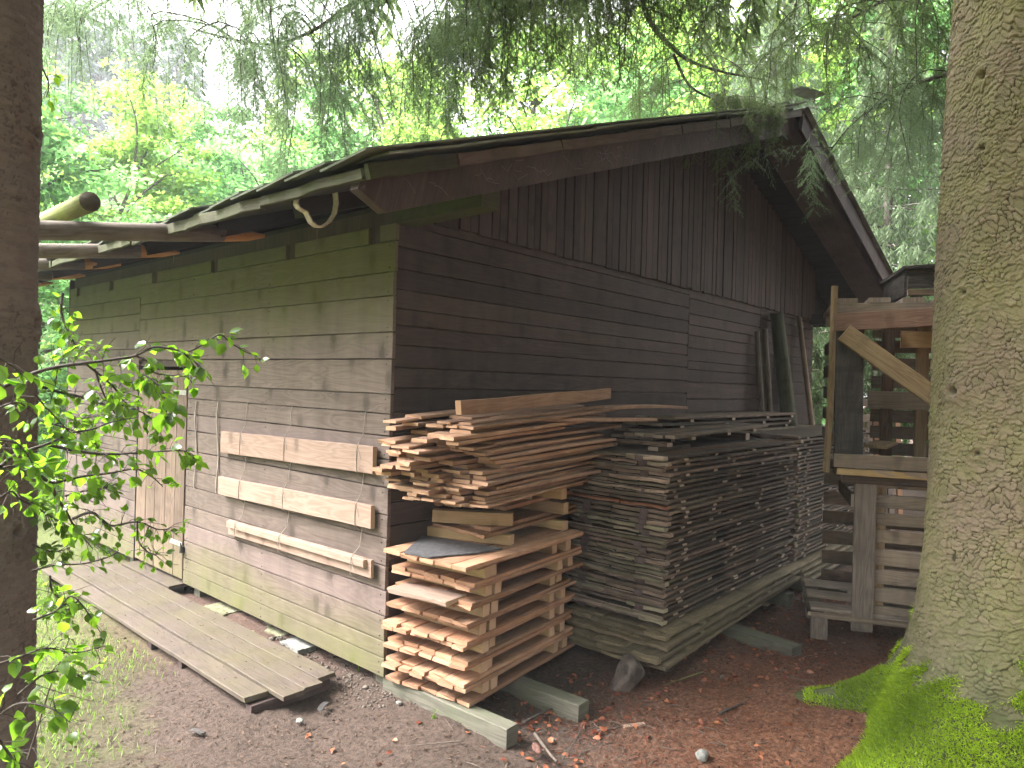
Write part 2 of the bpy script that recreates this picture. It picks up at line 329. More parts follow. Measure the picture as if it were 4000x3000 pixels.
# ------------------------------------------------------------------ terrain
BIG=V3(1.55,-2.50,0)        # foot of the big spruce
def sstep(a,b,x): t=np.clip((x-a)/(b-a),0,1); return t*t*(3-2*t)
def gz(x,y):
    x=np.asarray(x,float);y=np.asarray(y,float)
    z=.016*np.sin(x*2.1+y*1.3)+.014*np.sin(x*5.3-y*3.7)+.008*np.sin(x*11+y*9)
    z=z*sstep(0,.6,np.hypot(x-.6,y+.4))*.9
    d=np.hypot(x-BIG[0],y-BIG[1]); z=z+.16*np.exp(-(d/.75)**2)
    dd=np.hypot(x,y); ang=np.arctan2(y,x)
    k=sstep(math.radians(35),math.radians(62),ang)*(1-sstep(math.radians(150),math.radians(185),ang))
    z=z+k*np.clip(dd-15,0,70)*.40*sstep(15,24,dd)
    return z
def ground():
    def axis(c,step,far):
        a=[0.0]; s=step
        while a[-1]<far:
            a.append(a[-1]+s)
            if a[-1]>4.5: s*=1.13
        a=np.array(a); return np.concatenate([-a[:0:-1],a])+c
    xs=axis(.2,.045,110);ys=axis(-.6,.045,110)
    X,Y=np.meshgrid(xs,ys); Z=gz(X,Y)+rng.normal(0,.0035,X.shape)*(np.hypot(X,Y)<7)
    n,m=X.shape; V=np.stack([X,Y,Z],-1).reshape(-1,3)
    i=np.arange(n*m).reshape(n,m); F=np.stack([i[:-1,:-1],i[:-1,1:],i[1:,1:],i[1:,:-1]],-1).reshape(-1,4)
    N=NT('forest_floor'); obj=N.n('ShaderNodeTexCoord').outputs['Object']
    s=N.n('ShaderNodeSeparateXYZ'); N.l(obj,s.inputs[0]); x,y=s.outputs[0],s.outputs[1]
    f1=N.noise(obj,46,8,.7); f2=N.noise(obj,4.5,5,.6); f3=N.noise(obj,150,4,.7)
    soil=N.mix(N.ramp(f1,[(.36,0),(.64,1)]),(.036,.0235,.018),(.092,.063,.049))
    need=N.mix(N.ramp(f1,[(.38,0),(.62,1)]),(.088,.038,.022),(.25,.122,.070))
    dark=N.mix(N.ramp(f1,[(.3,0),(.7,1)]),(.045,.028,.022),(.15,.088,.066))
    grs=N.mix(N.ramp(f1,[(.36,0),(.64,1)]),(.050,.058,.017),(.12,.145,.040))
    wob=N.math('MULTIPLY',N.math('SUBTRACT',f2,.5),1.0)
    # needles lie to the right of the timbers, soil in front of the corner, grass along the far side of the walk
    a=N.math('ADD',N.math('ADD',N.math('MULTIPLY',x,.55),N.math('MULTIPLY',y,-.85)),wob)
    col=N.mix(N.ramp(N.math('MULTIPLY',a,.25),[(.26,0),(.44,1)]),soil,need)
    b=N.math('ADD',N.math('ADD',N.math('MULTIPLY',x,.9),N.math('MULTIPLY',y,.9)),wob)
    col=N.mix(N.ramp(N.math('ADD',N.math('MULTIPLY',b,.3),.2),[(.25,0),(.45,.9)]),col,dark)
    g=N.math('ADD',N.math('ADD',N.math('MULTIPLY',x,-.9),N.math('MULTIPLY',y,.42)),wob)
    gf=N.ramp(N.math('MULTIPLY',g,.25),[(.25,0),(.46,1)])
    col=N.mix(gf,col,grs)
    col=N.mix(N.ramp(f3,[(.62,0),(.75,.35)]),col,(.30,.22,.17))
    N.bsdf(col,.9,N.math('ADD',f1,N.math('MULTIPLY',f3,.5)),.8,.02)
    o=bulk('ground',V,F,N.m,smooth=True); tag(o,kind='structure')
ground()
def onplane(ox,oy,axis,val):
    s=4000/2212; r=CR@V3((ox*s-2000)/FPX,(oy*s-1500)/FPX,1); return CAM+r*(val-CAM[axis])/r[axis]
# ------------------------------------------------------------------ the shed
RX,RZ=3.70,3.985
def rtop(x): return 2.405+.3575*(x+.722) if x<=RX else RZ-.335*(x-RX)
YV,YE=-.75,5.75; XE0,XE1=-.722,7.95
shed=empty('wooden_shed',(0,0,0),0,'long dark brown board shed with a mossy overhanging gable roof','shed')
ZL=[.073,.174,.261,.388,.519,.646,.788,.907,1.046,1.193,1.312,1.427,1.528,1.71,1.85,2.037,2.161,2.321]
X_,Y_,Z_=V3(1,0,0),V3(0,1,0),V3(0,0,1)
b=MB()
for z0,z1 in zip(ZL[:-1],ZL[1:]):
    g=random.uniform(.0035,.0075)
    ends=[(-.003+random.uniform(-.004,.004),2.325 if z1<1.72 else 3.245)]
    for y0,y1 in ends: b.plank((.011+random.uniform(-.0015,.0015),y0,(z0+z1)/2),Y_,Z_,X_,y1-y0,z1-z0-g,.02,n=10,wob=.0012)
ZL2=[.075,.20,.315,.42,.55,.665,.80,.93,1.04,1.19,1.30,1.41,1.535,1.66,1.80,1.95,2.09,2.225,2.33]
for z0,z1 in zip(ZL2[:-1],ZL2[1:]):
    y0=3.25
    b.plank((.012+random.uniform(-.002,.002),y0,(z0+z1)/2),Y_,Z_,X_,4.98-y0,z1-z0-.006,.02,n=4,wob=.001)
RAF=[.17,.99,1.97,2.98,3.9,4.75]
ys=[-.01]+[y for r in RAF for y in(r-.05,r+.05)]+[4.99]
for y0,y1 in zip(ys[::2],ys[1::2]): b.plank((.012,y0,2.366),Y_,Z_,X_,y1-y0,.084,.02,n=2)
for z0,z1 in zip(ZL[:-1],ZL[1:]):
    for yn in(.035,1.22,2.28):
        for dz in(.022,z1-z0-.026): b.tube([V3(.004,yn+random.uniform(-.008,.008),z0+dz),V3(-.0012,yn,z0+dz)],.0034,6,m=1)
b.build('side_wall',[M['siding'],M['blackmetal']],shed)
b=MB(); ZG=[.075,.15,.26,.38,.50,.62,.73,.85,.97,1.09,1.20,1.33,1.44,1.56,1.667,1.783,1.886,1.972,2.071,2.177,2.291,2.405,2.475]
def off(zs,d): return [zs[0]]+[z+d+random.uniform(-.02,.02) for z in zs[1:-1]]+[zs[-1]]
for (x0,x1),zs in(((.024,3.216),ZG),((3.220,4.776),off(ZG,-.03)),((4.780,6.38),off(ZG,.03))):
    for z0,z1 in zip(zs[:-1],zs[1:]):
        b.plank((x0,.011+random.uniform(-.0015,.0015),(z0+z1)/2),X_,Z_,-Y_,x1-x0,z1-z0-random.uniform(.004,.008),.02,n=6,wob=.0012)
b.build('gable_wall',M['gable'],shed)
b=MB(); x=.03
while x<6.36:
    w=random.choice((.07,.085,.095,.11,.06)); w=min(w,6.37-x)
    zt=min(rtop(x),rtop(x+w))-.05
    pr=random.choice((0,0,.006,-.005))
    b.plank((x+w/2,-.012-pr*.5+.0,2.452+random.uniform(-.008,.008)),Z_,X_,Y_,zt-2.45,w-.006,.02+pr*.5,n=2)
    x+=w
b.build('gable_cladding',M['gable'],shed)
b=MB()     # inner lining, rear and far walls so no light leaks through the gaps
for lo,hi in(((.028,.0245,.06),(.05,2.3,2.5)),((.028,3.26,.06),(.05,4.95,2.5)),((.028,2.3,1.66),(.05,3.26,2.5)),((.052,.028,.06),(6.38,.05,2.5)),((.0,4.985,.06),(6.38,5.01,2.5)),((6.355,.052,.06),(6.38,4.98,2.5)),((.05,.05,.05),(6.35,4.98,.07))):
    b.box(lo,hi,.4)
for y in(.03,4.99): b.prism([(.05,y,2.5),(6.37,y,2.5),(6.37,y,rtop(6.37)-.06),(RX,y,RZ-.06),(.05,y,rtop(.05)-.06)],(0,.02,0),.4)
b.build('lining_and_back_wall',M['gable'],shed)
# piers under the sill
b=MB()
for x,y in((.10,.07),(.12,1.25),(.1,2.2),(.1,3.4)):
    b=MB(); b.box((x-.05,y-.045,-.12),(x+.05,y+.05,.072),axis=2,m=0); b.build('pier',M['timber'],shed)
b=MB()
for x0,x1,y in((.06,6.36,.10),): b.box((x0,y,-.02),(x1,y+.05,.06),.3)
b.build('sill_beam',M['darktrim'],shed)
# door
door=MB(); y=2.335; 
for w in(.16,.17,.19,.17,.19):
    door.plank((.006,y+w/2,.102),Z_,Y_,X_,1.53,w-.006,.02,n=4,wob=.001); y+=w
dr=door.build('door',M['door'],shed)
for z in(.335,1.45):
    b=MB(); b.box((-.0085,2.34,z),(-.0045,2.55,z+.035),axis=1,c=.0005)
    for yy in(2.37,2.43,2.5): b.tube([(-.006,yy,z+.018),(-.012,yy,z+.018)],.005,8)
    b.build('hinge',M['metal'],dr)
b=MB(); b.tube([(-.012,2.325,.345),(-.014,2.325,.30)],[.016,.02],8); b.tube([(-.018,2.325,.345),(-.026,2.322,.37),(-.026,2.316,.345)],.004,6); b.build('latch',M['blackmetal'],dr)
b=MB(); b.box((-.006,3.225,.06),(.004,3.236,1.66),axis=2,c=.001); b.build('door_edge_strip',M['blackmetal'],dr)
# roof deck, rafters, boards, sheets
b=MB()
sl=nrm(V3(1,0,.3575)); nl=V3(-sl[2],0,sl[0]); sr=nrm(V3(1,0,-.335)); nr=V3(-sr[2],0,sr[0])
p=V3(XE0+.01,YV+.03,rtop(XE0)-.03); n=0
while p[0]<RX-.03:
    w=.145; b.plank(p+sl*w/2,Y_,sl,nl,YE-YV-.06,w-.006,.02,n=1); p=p+sl*w
p=V3(RX,YV+.03,RZ-.03)
while p[0]<XE1-.05:
    w=.145; b.plank(p+sr*w/2,Y_,sr,nr,YE-YV-.06,w-.006,.02,n=1); p=p+sr*w
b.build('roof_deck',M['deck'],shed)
for y in RAF+[-.36]:
    b=MB(); L=math.hypot(RX+.42,(RX+.42)*.3575)
    if y>-.1:
        b.plank(V3(-.46,y,rtop(-.46)-.09),sl,Y_,nl,L,.07,.085,n=2); b.plank(V3(RX,y,RZ-.09),sr,Y_,nr,4.2,.07,.085,n=2)
    else:
        b.plank(V3(-.3,y,rtop(-.3)-.075),sl,Y_,nl,L-.2,.07,.06,n=2); b.plank(V3(RX,y,RZ-.075),sr,Y_,nr,4.2,.07,.06,n=2)
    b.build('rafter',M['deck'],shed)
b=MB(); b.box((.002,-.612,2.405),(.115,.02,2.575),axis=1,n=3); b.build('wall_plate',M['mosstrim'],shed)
b=MB(); b.box((.035,.024,2.405),(.115,4.95,2.53),axis=1,n=3); b.build('inner_plate',M['deck'],shed)  # recessed plate takes the shade-dark soffit colour
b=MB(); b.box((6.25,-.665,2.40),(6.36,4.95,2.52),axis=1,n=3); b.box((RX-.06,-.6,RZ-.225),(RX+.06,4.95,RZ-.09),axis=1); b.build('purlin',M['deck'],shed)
yb=-.665
b=MB(); b.prism([(-.70,yb,rtop(-.70)-.045),(-.715,yb,rtop(-.70)-.10),(-.58,yb,rtop(-.58)-.205),(RX,yb,RZ-.205),(RX,yb,RZ-.04)],(0,.05,0),.6)
b.build('barge_board',M['darktrim'],shed)
b=MB(); b.prism([(RX+.002,yb,RZ-.04),(RX+.002,yb,RZ-.19),(XE1-.1,yb,rtop(XE1-.1)-.19),(XE1-.02,yb,rtop(XE1)-.04)],(0,.05,0),.3)
xx=RX+.03       # short boards nailed under the right-hand verge
while xx<XE1-.3:
    w=.33; a_=V3(xx,yb+.052,rtop(xx)-.165); b.plank(a_+Y_*.13-Z_*.012,sr,Y_,nr,w-.006,.26,.02); xx+=w*sr[0]
b.build('barge_board',M['pinktrim'],shed)
b=MB(); segs=[(-.72,-.28),(-.275,.42),(.425,1.0),(1.005,1.62),(1.625,2.3),(2.305,2.9),(2.905,3.69)]
bm=MB()
for i,(a,c) in enumerate(segs):
    mb=bm if i<1 else b
    mb.plank(V3(a,YV+.02,rtop(a)-.044),sl,nl,-Y_,(c-a)/sl[0],.055+random.uniform(-.006,.004),.03,n=5,rag=.006,wob=.003)
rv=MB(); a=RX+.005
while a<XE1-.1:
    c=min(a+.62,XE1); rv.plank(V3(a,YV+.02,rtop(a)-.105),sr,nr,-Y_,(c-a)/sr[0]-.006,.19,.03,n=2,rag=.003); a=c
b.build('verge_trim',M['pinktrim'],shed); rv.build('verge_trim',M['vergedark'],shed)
for k in range(9):
    y0=YV+.04+k*.72; bm.plank(V3(XE0-.004,y0,rtop(XE0)-.046),Y_,Z_,X_,.712,.052+random.uniform(-.010,.006),.022,n=5,rag=.008,wob=.004)
bm.build('eave_board',M['mosstrim'],shed)
b=MB(); y=YV-.035
k=0
while y<YE-.05:
    w=.235
    tl=random.uniform(.014,.026); e=random.uniform(-.03,.03)
    ey=nrm(V3(0,1,-tl/w))
    b.plank(V3(XE0-.035+e,y+w/2+.02,rtop(XE0-.035)+.001+tl/2),sl,ey,np.cross(sl,ey),(RX-XE0+.03)/sl[0]-random.uniform(0,.03),w+.05,.008,n=6,wob=.002,c=.001)
    y+=w; k+=1
y=YV-.02
while y<YE-.05:
    w=.5; b.plank(V3(RX+.01,y+w/2,RZ+.004),sr,Y_,nr,(XE1-RX)/sr[0],w+.03,.008,n=2,c=.001); y+=w
# thicker verge sheets along the gable edge, one slipped
for a,c,dz,dy in((-.66,.66,.012,.01),(.62,2.2,.018,-.01),(2.15,3.4,.012,.0)):
    b.plank(V3(a,YV+.06+dy,rtop(a)+dz),sl,Y_,nl,(c-a)/sl[0],.2,.010,n=4,wob=.003,c=.001)
b.build('roof_sheets',M['roof'],shed)
b=MB()
for s_,d_ in((sl,-1),(sr,1)): b.plank(V3(RX,YV+.1,RZ+.035),Y_,s_*d_ if d_>0 else -s_,nl if d_<0 else nr,YE-YV-.2,.16,.008,n=3,c=.001)
b.plank(V3(RX-.35,YV-.02,RZ+.03),nrm(V3(1,-.12,.16)),nrm(V3(.12,1,0)),V3(-.16,0,1),.46,.16,.008,n=3,bend=.01,c=.001)
b.build('ridge_cap',M['roof'],shed)
# gutter bracket: a bent strip
pts=[onplane(x,y,1,-.22) for x,y in((724,418),(726,440),(722,462),(710,480),(695,490),(682,489),(671,480),(664,466),(660,458),(652,454),(644,449),(639,441),(640,433),(644,428))]
b=MB()
for q in range(len(pts)-1):
    d=pts[q+1]-pts[q]; L=np.linalg.norm(d); d=d/L
    b.plank(pts[q]-d*.002,d,Y_,np.cross(d,Y_),L+.004,.034,.006,.5,c=.0005)
b.build('gutter_bracket',M['rust'],shed)
# ------------------------------------------------------------------ porch frame of poles at the eave
porch=empty('porch_frame',(-.9,2.5,2.3),0,'bare round porch poles running out from under the eave','porch frame')
def place(o,par):      # keep world coordinates under an offset parent
    o.location=-V3(*par.location) if par.parent is None else (0,0,0); return o
for y,x0,z0,x1,z1,r in((1.0,-.165,2.44,-2.2,2.11,.047),(2.0,-.23,2.435,-2.2,2.12,.045),(2.98,-.25,2.44,-2.2,2.13,.045),(3.92,-.2,2.44,-2.2,2.13,.043),(4.8,-.2,2.44,-2.2,2.13,.043)):
    b=MB(); d=nrm(V3(x1-x0,0,z1-z0)); s0=V3(x0,y,z0)
    body=[s0+d*t for t in(.26,.5,.9,1.3,1.7,2.05)]
    b.tube(body,[r*1.02,r,r*.98,r*1.0,r*.97,r],14,lump=.02)
    o=b.build('pole',[M['log'],M['logcut']],porch,True); place(o,porch)
    c=MB(); c.tube([s0-Z_*.01,s0+d*.10-Z_*.012,s0+d*.262],[r*.22,r*.62,r*1.0],12); q=c.build('cut_face',M['logcut'],porch,False); place(q,porch)
b=MB(); a0=V3(-1.15,.80,2.392); b.tube([a0+V3(0,t,.0) for t in(0,.6,1.3,2.2,3.2,4.4)],[.046,.045,.046,.044,.045,.044],16,lump=.015); o=b.build('cross_pole',M['polegreen'],porch,True); place(o,porch)
b=MB()
for y in(1.0,4.8): b.tube([(-2.17,y,-.3),(-2.17,y,1.0),(-2.18,y,2.1)],.05,10,lump=.02)
o=b.build('post',M['log'],porch,True); place(o,porch)
# ------------------------------------------------------------------ boards tied to the wall, cords
def strand(mb,pts,r=.0022,sag=0): mb.tube(pts,r,5,cap=False)
hung=[((.075,1.185),(1.722,1.157),.143,'upper pale board tied with twine to the brown shed wall',0),
      ((.078,.890),(1.737,.862),.120,'middle pale board with orange stains tied to the shed wall',0),
      ((.070,.623),(1.590,.605),.095,'lowest pale board on the shed wall with a narrow rail along its top',1)]
SY=[onplane(525,870,0,-.03)[1],onplane(620,890,0,-.03)[1],onplane(777,925,0,-.03)[1]]
for (y0,z0),(y1,z1),h,lab,rail in hung:
    r_=empty('hung_board',(-.03,(y0+y1)/2,(z0+z1)/2),0,lab,'board')
    off_=V3(*r_.location); d=nrm(V3(0,y1-y0,z1-z0)); up=nrm(V3(0,-d[2],d[1])); L=math.hypot(y1-y0,z1-z0)
    b=MB(); b.plank(V3(-.0285,y0,z0)-off_,d,up,X_,L,h,.026 if not rail else .018,n=6,wob=.001,rag=.001); b.build('plank',M['pale'],r_)
    if rail:
        b=MB(); b.plank(V3(-.048,y0+.035,z0+h*.26)-off_,d,up,X_,L-.05,h*.42,.024,n=5,wob=.001); b.build('rail',M['pale'],r_)
    for k,yy in enumerate(SY):
        b=MB(); zz=z0+(z1-z0)*(yy-y0)/(y1-y0); t=zz+h/2
        top=1.43 if h>.14 else t+.16
        f=-.0435 if not rail else -.064
        strand(b,[V3(-.004,yy-.012,top)-off_,V3(-.012,yy-.006,t+.05)-off_,V3(f,yy,t-.004)-off_,V3(f-.001,yy+.004,zz)-off_,V3(f,yy+.002,zz-h/2)-off_,V3(-.006,yy+.01,zz-h/2-.03)-off_])
        strand(b,[V3(f,yy+.0,t-.01)-off_,V3(f-.004,yy-.025,t-.05)-off_,V3(f-.004,yy-.035,t-.07)-off_],.0018)
        b.build('twine',M['string'],r_)
for ox,ytop,ybot,lab in((472,868,1065,'pale knotted cord hanging on the wall beside the tied boards'),(425,866,1055,'thin pale cord hanging on the wall nearest the door')):
    a=onplane(ox,ytop,0,-.008);c=onplane(ox-4,ybot,0,-.008); b=MB(); o_=V3(*a)
    pts=[a+(c-a)*t+V3(-.004*math.sin(t*9),.012*math.sin(t*7),0)-o_ for t in np.linspace(0,1,9)]
    b.tube(pts,.0045,6); b.tube([q+V3(-.002,.010*math.cos(i*2.1),0) for i,q in enumerate(pts[1:])],.0035,6)
    o=b.build('cord',M['string']); o.location=a; tag(o,lab,'cord')
# cobweb strands under the eave and verge
b=MB()
for _ in range(60):
    x=random.uniform(-.5,3.3); z=rtop(x)-random.uniform(.07,.16); q=V3(x,-.668,z)
    strand(b,[q,q+V3(random.uniform(.01,.05),-.004,-random.uniform(-.02,.04)),q+V3(random.uniform(.03,.10),-.001,random.uniform(-.05,.03))],.0007)
for _ in range(46):
    y=random.uniform(-.1,3.2); z=random.choice(ZL[10:])+random.uniform(-.01,.02); q=V3(-.002,y,z)
    strand(b,[q,q+V3(-.01,random.uniform(.01,.05),-.015),q+V3(-.001,random.uniform(.04,.12),random.uniform(-.04,.02))],.0006)
for ox,oy,l in((685,497,.10),(466,505,.05),(375,548,.06)):
    q=onplane(ox,oy,0,-.25); strand(b,[q,q+V3(.003,0,-l*.5),q+V3(0,.003,-l)],.002)
tag(b.build('cobweb',M['web'],shed),kind='stuff')
# ------------------------------------------------------------------ slabs, step, walkway
def rough_slab(name,c,sx,sy,h,rz,mat,lab,cat='stone slab',tilt=0):
    b=MB(); n=7; poly=[]
    for i in range(4):
        a0=[(-1,-1),(1,-1),(1,1),(-1,1)][i];a1=[(1,-1),(1,1),(-1,1),(-1,-1)][i]
        for k in range(n):
            t=k/n; poly.append(V3((a0[0]*(1-t)+a1[0]*t)*sx/2+random.uniform(-.006,.006),(a0[1]*(1-t)+a1[1]*t)*sy/2+random.uniform(-.006,.006),-h/2+tilt*(a0[0]*(1-t)+a1[0]*t)))
    b.prism(poly,(0,0,h)); o=b.build(name,mat); o.location=c; o.rotation_euler=(0,0,rz); return tag(o,lab,cat)
rough_slab('stone_slab',(.0,1.72,.015),.13,.26,.035,.05,M['slabmoss'],'pale mossy slab under the wall right beside the door step')
rough_slab('stone_slab',(.0,1.37,-.002),.14,.24,.03,-.06,M['slabmoss'],'flat crumbling mossy slab level with the ground under the wall')
rough_slab('stone_slab',(.01,1.12,.004),.12,.22,.035,.1,M['slabmoss'],'yellowish broken slab between the other stones under the wall')
rough_slab('stone_slab',(.01,.80,.02),.12,.20,.035,.0,M['slab'],'light grey clean slab nearest the shed corner under the wall')
b=MB(); b.plank((-.03,2.33,.055),Y_,X_,Z_,.88,.14,.028,n=4,rag=.004); o=b.build('step_board',M['walk']); tag(o,'yellowish step board lying below the shed door','board')
b=MB()
for y in(2.42,3.1): b.box((-.09,y,-.03),(.05,y+.06,.0405),axis=0)
b.build('support_block',M['darktrim'],o)
wk=empty('board_walk',(-.37,1.8,0),0,'low walkway of four muddy boards lying along the shed wall','walkway'); wo=V3(*wk.location)
for x0,x1,y0,y1 in((-.605,-.482,.27,3.45),(-.475,-.357,.145,3.5),(-.350,-.243,.165,3.46),(-.237,-.130,.22,3.52)):
    b=MB(); b.plank(V3((x0+x1)/2,y0,.066+random.uniform(-.004,.004))-wo,Y_,X_,Z_,y1-y0,x1-x0-.003,.024,n=12,wob=.0012,rag=.006); b.build('plank',M['walk'],wk)
for y in(.20,.95,1.35,2.3,3.2):
    b=MB(); b.box(V3(-.585,y+.04,-.02)-wo,V3(-.15,y+.09,.040)-wo,axis=0); b.build('bearer',M['darktrim'],wk)
# ------------------------------------------------------------------ bearing timbers
def timber(lo,hi,lab,axis=1,rz=0):
    lo=V3(*lo);hi=V3(*hi);c=(lo+hi)/2; b=MB(); b.box(lo-c,hi-c,axis=axis,n=5,c=.004,wob=.001); o=b.build('timber',M['timber']); o.location=c; o.rotation_euler=(0,0,rz)
    return tag(o,lab,'timber',None)
timber((.032,-.815,-.03),(.112,.02,.076),'long greenish squared timber under the front end of the orange pallets',1,.03)
timber((.445,-.905,-.03),(.535,-.1,.074),'squared timber poking out between the orange pallets and the burnt stone',1,.03)
timber((2.00,-1.40,-.03),(2.115,-.55,.085),'dark squared timber poking out in front of the grey rack',1,-.16)
timber((3.5,-1.25,-.03),(3.6,-.4,.07),'dark timber lying far back beside the end of the dark stack',1,.0)
# ------------------------------------------------------------------ orange pallets at the corner
PA=math.radians(6.5); PO=V3(.05,-.56,0); PX=V3(math.cos(PA),math.sin(PA),0); PY=V3(-math.sin(PA),math.cos(PA),0)
def deck_planks(root,z,L,W,n,mat,x0=0,jit=.02,T=.018,gap=.006,y0=0):
    ws=np.array([random.uniform(.8,1.25) for _ in range(n)]); ws=ws/ws.sum()*W; y=y0
    for w in ws:
        b=MB(); xs=x0+random.uniform(-jit,jit)
        b.plank(V3(xs,y+w/2,z+T/2),X_,Y_,Z_,L+random.uniform(-jit,jit),w-gap*random.uniform(.4,1.6),T,n=4,wob=.0018,rag=.006,c=.002)
        b.build('plank',mat,root); y+=w
where=['lowest orange pallet, lying on the squared timbers','second orange pallet up from the timbers','third orange pallet up from the timbers','fourth orange pallet up, in the middle of the stack','fifth orange pallet up, with a loose slab board lying on its front edge','sixth orange pallet up, whose short front boards are split','seventh orange pallet up, just below the one carrying the dark sheet']
PITCH=.0935
for k in range(7):
    r_=empty('pallet',PO+V3(random.uniform(-.025,.02),random.uniform(-.02,.02),.083+PITCH*k),PA+random.uniform(-.025,.025),where[k],'pallet')
    L=1.0; W=.53; sh=(0.03 if k in(5,6) else 0)
    deck_planks(r_,0,L,W,5,M['orange'],x0=sh,jit=.02)
    deck_planks(r_,.018+.0575-.0002,L,W,random.choice((5,6)),M['orange'],x0=sh+random.uniform(-.02,.03),jit=.018)
    for xb in(.155,.225,.80,.90):
        b=MB(); b.plank(V3(xb+random.uniform(-.012,.012),.006+random.uniform(-.004,.02),.018+.0285),Y_,X_,Z_,W-.03,.052,.0565,n=2,rag=.003); b.build('bearer',M['bearer'],r_)
ZT=.083+PITCH*7
r_=empty('pallet',PO+V3(-.07,-.045,ZT+.001),PA-.02,'topmost orange pallet, its deck sticking out furthest and carrying the dark grey sheet','pallet')
deck_planks(r_,0.0,1.07,.55,5,M['orange'],jit=.012,T=.02)
# slab board on the fifth pallet's front edge
b=MB(); q0=onplane(1640/1.8083,2330/1.8083,2,.083+PITCH*5-.02+.02); 
b=MB(); b.plank((0,0,.012),PY*-1+PX*.05,PX,Z_,.36,.15,.022,n=4,wob=.002,rag=.01); o=b.build('slab_board',M['pale']); o.location=PO+PX*.09+PY*.44+V3(0,0,0); o.location.z=.083+PITCH*4+.0936+.004
o.location=V3(*o.location)-V3(0,0,0); tag(o,'short pale board with a bark edge pushed between two orange pallets','board')
o.location.x-=.10; 
# dark sheet
poly=[onplane(x/1.8083,y/1.8083,2,ZT+.024) for x,y in((1577,2162),(1647,2096),(1800,2118),(1963,2146),(1850,2165),(1678,2181))]
c=sum(poly)/len(poly); b=MB(); b.prism([p-c for p in poly],(0,0,.007)); o=b.build('dark_sheet',M['slate']); o.location=c; tag(o,'dark grey pointed sheet lying on the topmost orange pallet','sheet')
# beams and loose decks stacked above it
def beam_from(p,q,h,z,lab,mat,dep=.055,name='beam'):
    a=onplane(p[0]/1.8083,p[1]/1.8083,2,z);c=onplane(q[0]/1.8083,q[1]/1.8083,2,z); d=nrm(c-a); back=nrm(np.cross(Z_,d)); 
    if back.dot(X_)<0: back=-back
    b=MB(); b.plank(back*dep/2+Z_*h/2,d,back,Z_,np.linalg.norm(c-a),dep,h,n=3,wob=.001,rag=.002); o=b.build(name,mat); o.location=a; tag(o,lab,'beam'); return a,d,back
z=ZT+.022
a1,d1,k1=beam_from((1645,2092),(1992,2132),.052,z,'greenish beam with a row of split board ends on top of it',M['bearer'])
zc=z+.052
def loose_deck(z,p,q,L,n,lab,mat,jit=.012,T=.02,droop=0,depth=None):
    a=onplane(p[0]/1.8083,p[1]/1.8083,2,z);c=onplane(q[0]/1.8083,q[1]/1.8083,2,z); d=nrm(c-a); W=np.linalg.norm(c-a); back=nrm(np.cross(Z_,d))
    if back.dot(X_)<0: back=-back
    r_=empty('plank_row',a,0,lab,'board row'); wy=abs((c-a).dot(PY))/n; ex=nrm(PX+PY*.04); ey=np.cross(Z_,ex)
    for i in range(n):
        b=MB(); b.plank((c-a)*(i+.5)/n+ex*random.uniform(-jit,jit)+V3(0,0,T/2),ex,ey,Z_,L+random.uniform(-.03,.03)-(c-a).dot(PX)*(i+.5)/n,wy-.006,T,n=3,wob=.0015,rag=.006); b.build('plank',mat,r_)
    return r_
loose_deck(zc+.0005,(1668,2046),(1893,2108),.9,7,'row of short split board ends resting on the greenish beam',M['orange'],.012,.018)
loose_deck(zc+.0195,(1690,1998),(1903,2082),.95,5,'row of orange boards sagging just above the split board ends',M['orange'],.01,.02)
zd=zc+.041
beam_from((1688,2040),(2000,2056),.066,zd,'thick pale beam between two rows of orange boards',M['bearer'],.06)
ze=zd+.067
loose_deck(ze,(1668,1972),(1985,1992),.95,5,'upper row of orange boards below the short yellow beam',M['orange'],.012,.02)
zf=ze+.021
beam_from((1742,1946),(2080,1952),.062,zf,'short yellow beam carrying the loose plank pile',M['bearer'],.055)
for xb in(.93,):
    o_=PO+PX*xb+PY*.05
    b=MB(); b.plank(V3(0,0,.031),PY,PX,Z_,.5,.055,.061); o=b.build('beam',M['bearer']); o.location=o_+V3(0,0,zf); tag(o,'beam hidden below the loose plank pile further back','beam','hidden beams below the plank pile')
    for zz,hh in((z,.0515),(zd,.066)):
        b=MB(); b.plank(V3(0,0,hh/2),PY,PX,Z_,.5,.055,hh); o=b.build('beam',M['bearer']); o.location=o_+V3(.02,0,zz); tag(o,'beam end showing deep between the rows of orange boards','beam','beam ends deep in the orange stack')
# loose plank pile
zz=zf+.063; lay=0; top=1.425
GRP='loose orange planks piled above the pallets'
while zz<top:
    f=(zz-zf)/(top-zf); n=random.choice((4,5,5)); y=-.03+random.uniform(-.02,.03)+.10*f
    T=random.choice((.013,.016,.018,.021)) 
    for i in range(n):
        w=random.uniform(.07,.125)
        if y+w>.56: break
        if f<.35: xs=random.uniform(-.06,.10) if i else random.uniform(.02,.24); Lp=random.uniform(1.05,1.25)
        elif f<.75: xs=random.uniform(-.14,.04) if i>1 else random.uniform(.04,.30); Lp=random.uniform(1.05,1.4)
        else: xs=random.uniform(-.12,.40); Lp=random.uniform(.85,1.5)
        b=MB(); t_=T*random.uniform(.85,1.0)
        b.plank((0,0,t_/2),X_,Y_,Z_,Lp,w,t_,n=4,wob=.002,rag=.006,bend=random.uniform(0,.004)); o=b.build('loose_plank',M['loose'])
        p=PO+PX*xs+PY*(y+w/2); o.location=(p[0],p[1],zz); o.rotation_euler=(random.uniform(-.03,.03),random.uniform(-.012,.012)-.05*f-.005,PA+random.uniform(-.085,.06))
        tag(o,'loose orange plank with a ragged end in the pile above the orange pallets','plank',GRP); y+=w+random.uniform(.0,.02)
    zz+=T+.002; lay+=1
